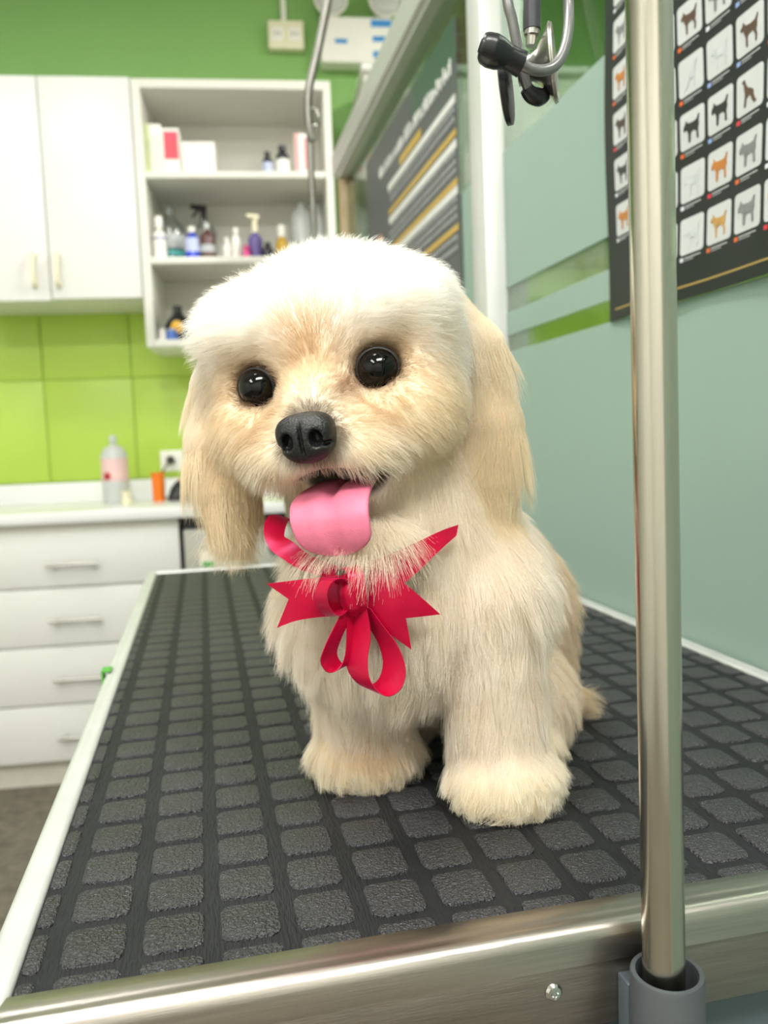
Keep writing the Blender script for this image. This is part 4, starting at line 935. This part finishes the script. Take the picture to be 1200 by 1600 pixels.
# ------------------------------------------------------------------ satin bow (same frame as the dog, centimetres)
bow = empty('ribbon_bow', DOG_O, -YAW); tag(bow, 'crimson satin ribbon bow with swallowtail ends tied under the dog\'s chin', 'bow')
M_satin = mat('crimson_satin', 'A8062C', 0.36, var=0.06, scale=200, sheen=0.45, spec=0.6)
_b = M_satin.node_tree.nodes['Principled BSDF']; _b.inputs['Sheen Tint'].default_value = (1.0, 0.05, 0.40, 1); _b.inputs['Sheen Roughness'].default_value = 0.35
_b.inputs['Anisotropic'].default_value = 0.5; _b.inputs['Specular Tint'].default_value = (1.0, 0.35, 0.65, 1)
def spline(L, n):
    L = [Vector(p) for p in L]; return [crom(L, (len(L)-1)*i/n) for i in range(n+1)]
def ribbon(name, cols_, n=22, th=0.025):
    """loft a strip between two or three edge lines and give it cloth thickness"""
    C_ = [spline(c, n) for c in cols_]; m_ = len(C_); g = [[C_[j][i] for j in range(m_)] for i in range(n+1)]
    if m_ == 2:
        g = [[r[0].lerp(r[1], t/4) for t in range(5)] for r in g]
    else:
        g = [[r[0], r[0].lerp(r[1], 0.5), r[1], r[1].lerp(r[2], 0.5), r[2]] for r in g]
    N_ = []
    for i in range(n+1):
        row = []
        for j in range(5):
            du = g[min(i+1, n)][j]-g[max(i-1, 0)][j]; dv = g[i][min(j+1, 4)]-g[i][max(j-1, 0)]; row.append(du.cross(dv).normalized())
        N_.append(row)
    rows = []
    for i in range(n+1):
        top = [(g[i][j]+N_[i][j]*th)*0.01 for j in range(5)]; bot = [(g[i][j]-N_[i][j]*th)*0.01 for j in reversed(range(5))]
        rows.append(top+bot)
    b = MB(); b.grid(rows, close_u=True); b.bm.verts.ensure_lookup_table()
    for base in (0, n*10):
        v_ = b.bm.verts[base:base+10]
        for j in range(4): b.bm.faces.new((v_[j], v_[j+1], v_[8-j], v_[9-j]))
    return b.build(name, M_satin, bow, angle=50)
def strip(name, path, wv, n=30):
    path = [Vector(p) for p in path]; wv = [Vector(w_) for w_ in (wv if hasattr(wv[0], '__len__') else [wv]*len(path))]
    return ribbon(name, [[p-w_/2 for p, w_ in zip(path, wv)], [p+w_/2 for p, w_ in zip(path, wv)]], n)
ribbon('tail', [[(-0.63, -3.40, 16.15), (0.23, -3.70, 15.80), (1.01, -3.70, 15.25), (2.00, -3.50, 14.33), (3.01, -3.20, 13.30)],
    [(-1.24, -3.70, 15.48), (-0.46, -4.00, 14.81), (0.34, -4.00, 14.01), (0.73, -3.80, 13.59), (1.01, -3.60, 13.24)],
    [(-1.93, -3.40, 14.72), (-1.12, -3.70, 13.75), (-0.25, -3.70, 12.68), (0.53, -3.60, 11.99), (1.28, -3.40, 11.35)]])
ribbon('tail', [[(-2.69, -3.40, 15.86), (-4.13, -3.60, 15.76), (-5.62, -3.40, 15.60), (-6.91, -2.80, 15.39)],
    [(-2.65, -3.70, 14.73), (-3.81, -3.80, 14.65), (-4.84, -3.60, 14.61), (-5.64, -3.30, 14.54)],
    [(-2.60, -3.40, 13.48), (-3.87, -3.60, 13.50), (-5.25, -3.40, 13.29), (-6.44, -2.90, 12.80)]])
ribbon('neck_ribbon', [[(-1.86, -3.40, 16.34), (-0.28, -3.50, 16.74), (1.59, -2.80, 17.38), (3.34, -1.80, 17.98), (4.39, -1.00, 18.19)],
    [(-1.30, -3.40, 14.06), (0.00, -3.70, 14.63), (1.51, -3.30, 15.60), (3.07, -2.40, 16.82), (4.22, -1.40, 17.59)]])
ribbon('loop', [[(-6.50, -0.20, 19.14), (-6.86, -1.00, 19.16), (-7.03, -1.80, 18.79), (-7.00, -2.30, 18.09), (-6.64, -2.70, 17.38), (-5.97, -3.00, 16.88), (-4.88, -3.20, 16.20), (-3.06, -3.40, 15.61)],
    [(-5.63, 0.20, 18.76), (-5.78, -0.60, 18.73), (-5.86, -1.40, 18.40), (-5.88, -2.00, 18.01), (-5.62, -2.40, 17.90), (-5.14, -2.80, 17.64), (-4.29, -3.20, 16.99), (-2.67, -3.40, 16.33)]])
strip('loop', [(-2.02, -3.70, 14.15), (-2.61, -4.30, 13.20), (-3.15, -4.50, 12.18), (-3.41, -4.40, 11.32), (-3.08, -4.20, 10.66), (-2.51, -4.00, 10.73), (-2.09, -3.80, 11.40), (-1.94, -3.60, 12.65), (-1.92, -3.50, 14.11)], (0.85, 1.0, 0.15))
strip('loop', [(-1.80, -3.70, 14.14), (-1.63, -3.90, 12.71), (-1.86, -4.20, 11.31), (-1.72, -4.40, 10.14), (-0.92, -4.50, 9.33), (-0.08, -4.40, 9.64), (0.25, -4.20, 10.68), (-0.13, -3.90, 11.98), (-0.96, -3.70, 13.19), (-1.59, -3.50, 14.10)], (-1.25, 1.0, 0.30))
strip('loop', [(-2.35, -3.60, 15.07), (-2.72, -4.30, 15.76), (-3.26, -4.80, 15.76), (-3.63, -4.90, 15.18), (-3.58, -4.70, 14.31), (-3.09, -4.30, 13.70), (-2.53, -3.80, 14.01), (-2.33, -3.50, 14.68)], (-0.75, 0.85, -0.15))
strip('knot', [(-2.32, -3.10, 16.09), (-1.99, -3.90, 16.39), (-1.70, -4.50, 15.93), (-1.59, -4.60, 15.04), (-1.64, -4.30, 14.08), (-1.86, -3.60, 13.50)], [(1.0, 0.1, 0.1), (1.0, 0, 0.1), (0.9, 0, 0), (0.85, 0, 0), (0.9, 0, 0), (1.0, 0.1, -0.1)])
MB().tube([(-0.0225, -0.0345, 0.1580), (-0.0205, -0.0385, 0.1500), (-0.0195, -0.0375, 0.1420), (-0.0200, -0.0345, 0.1370)], [0.004, 0.0075, 0.0070, 0.004], 16, smooth=5).build('knot_core', M_satin, bow)
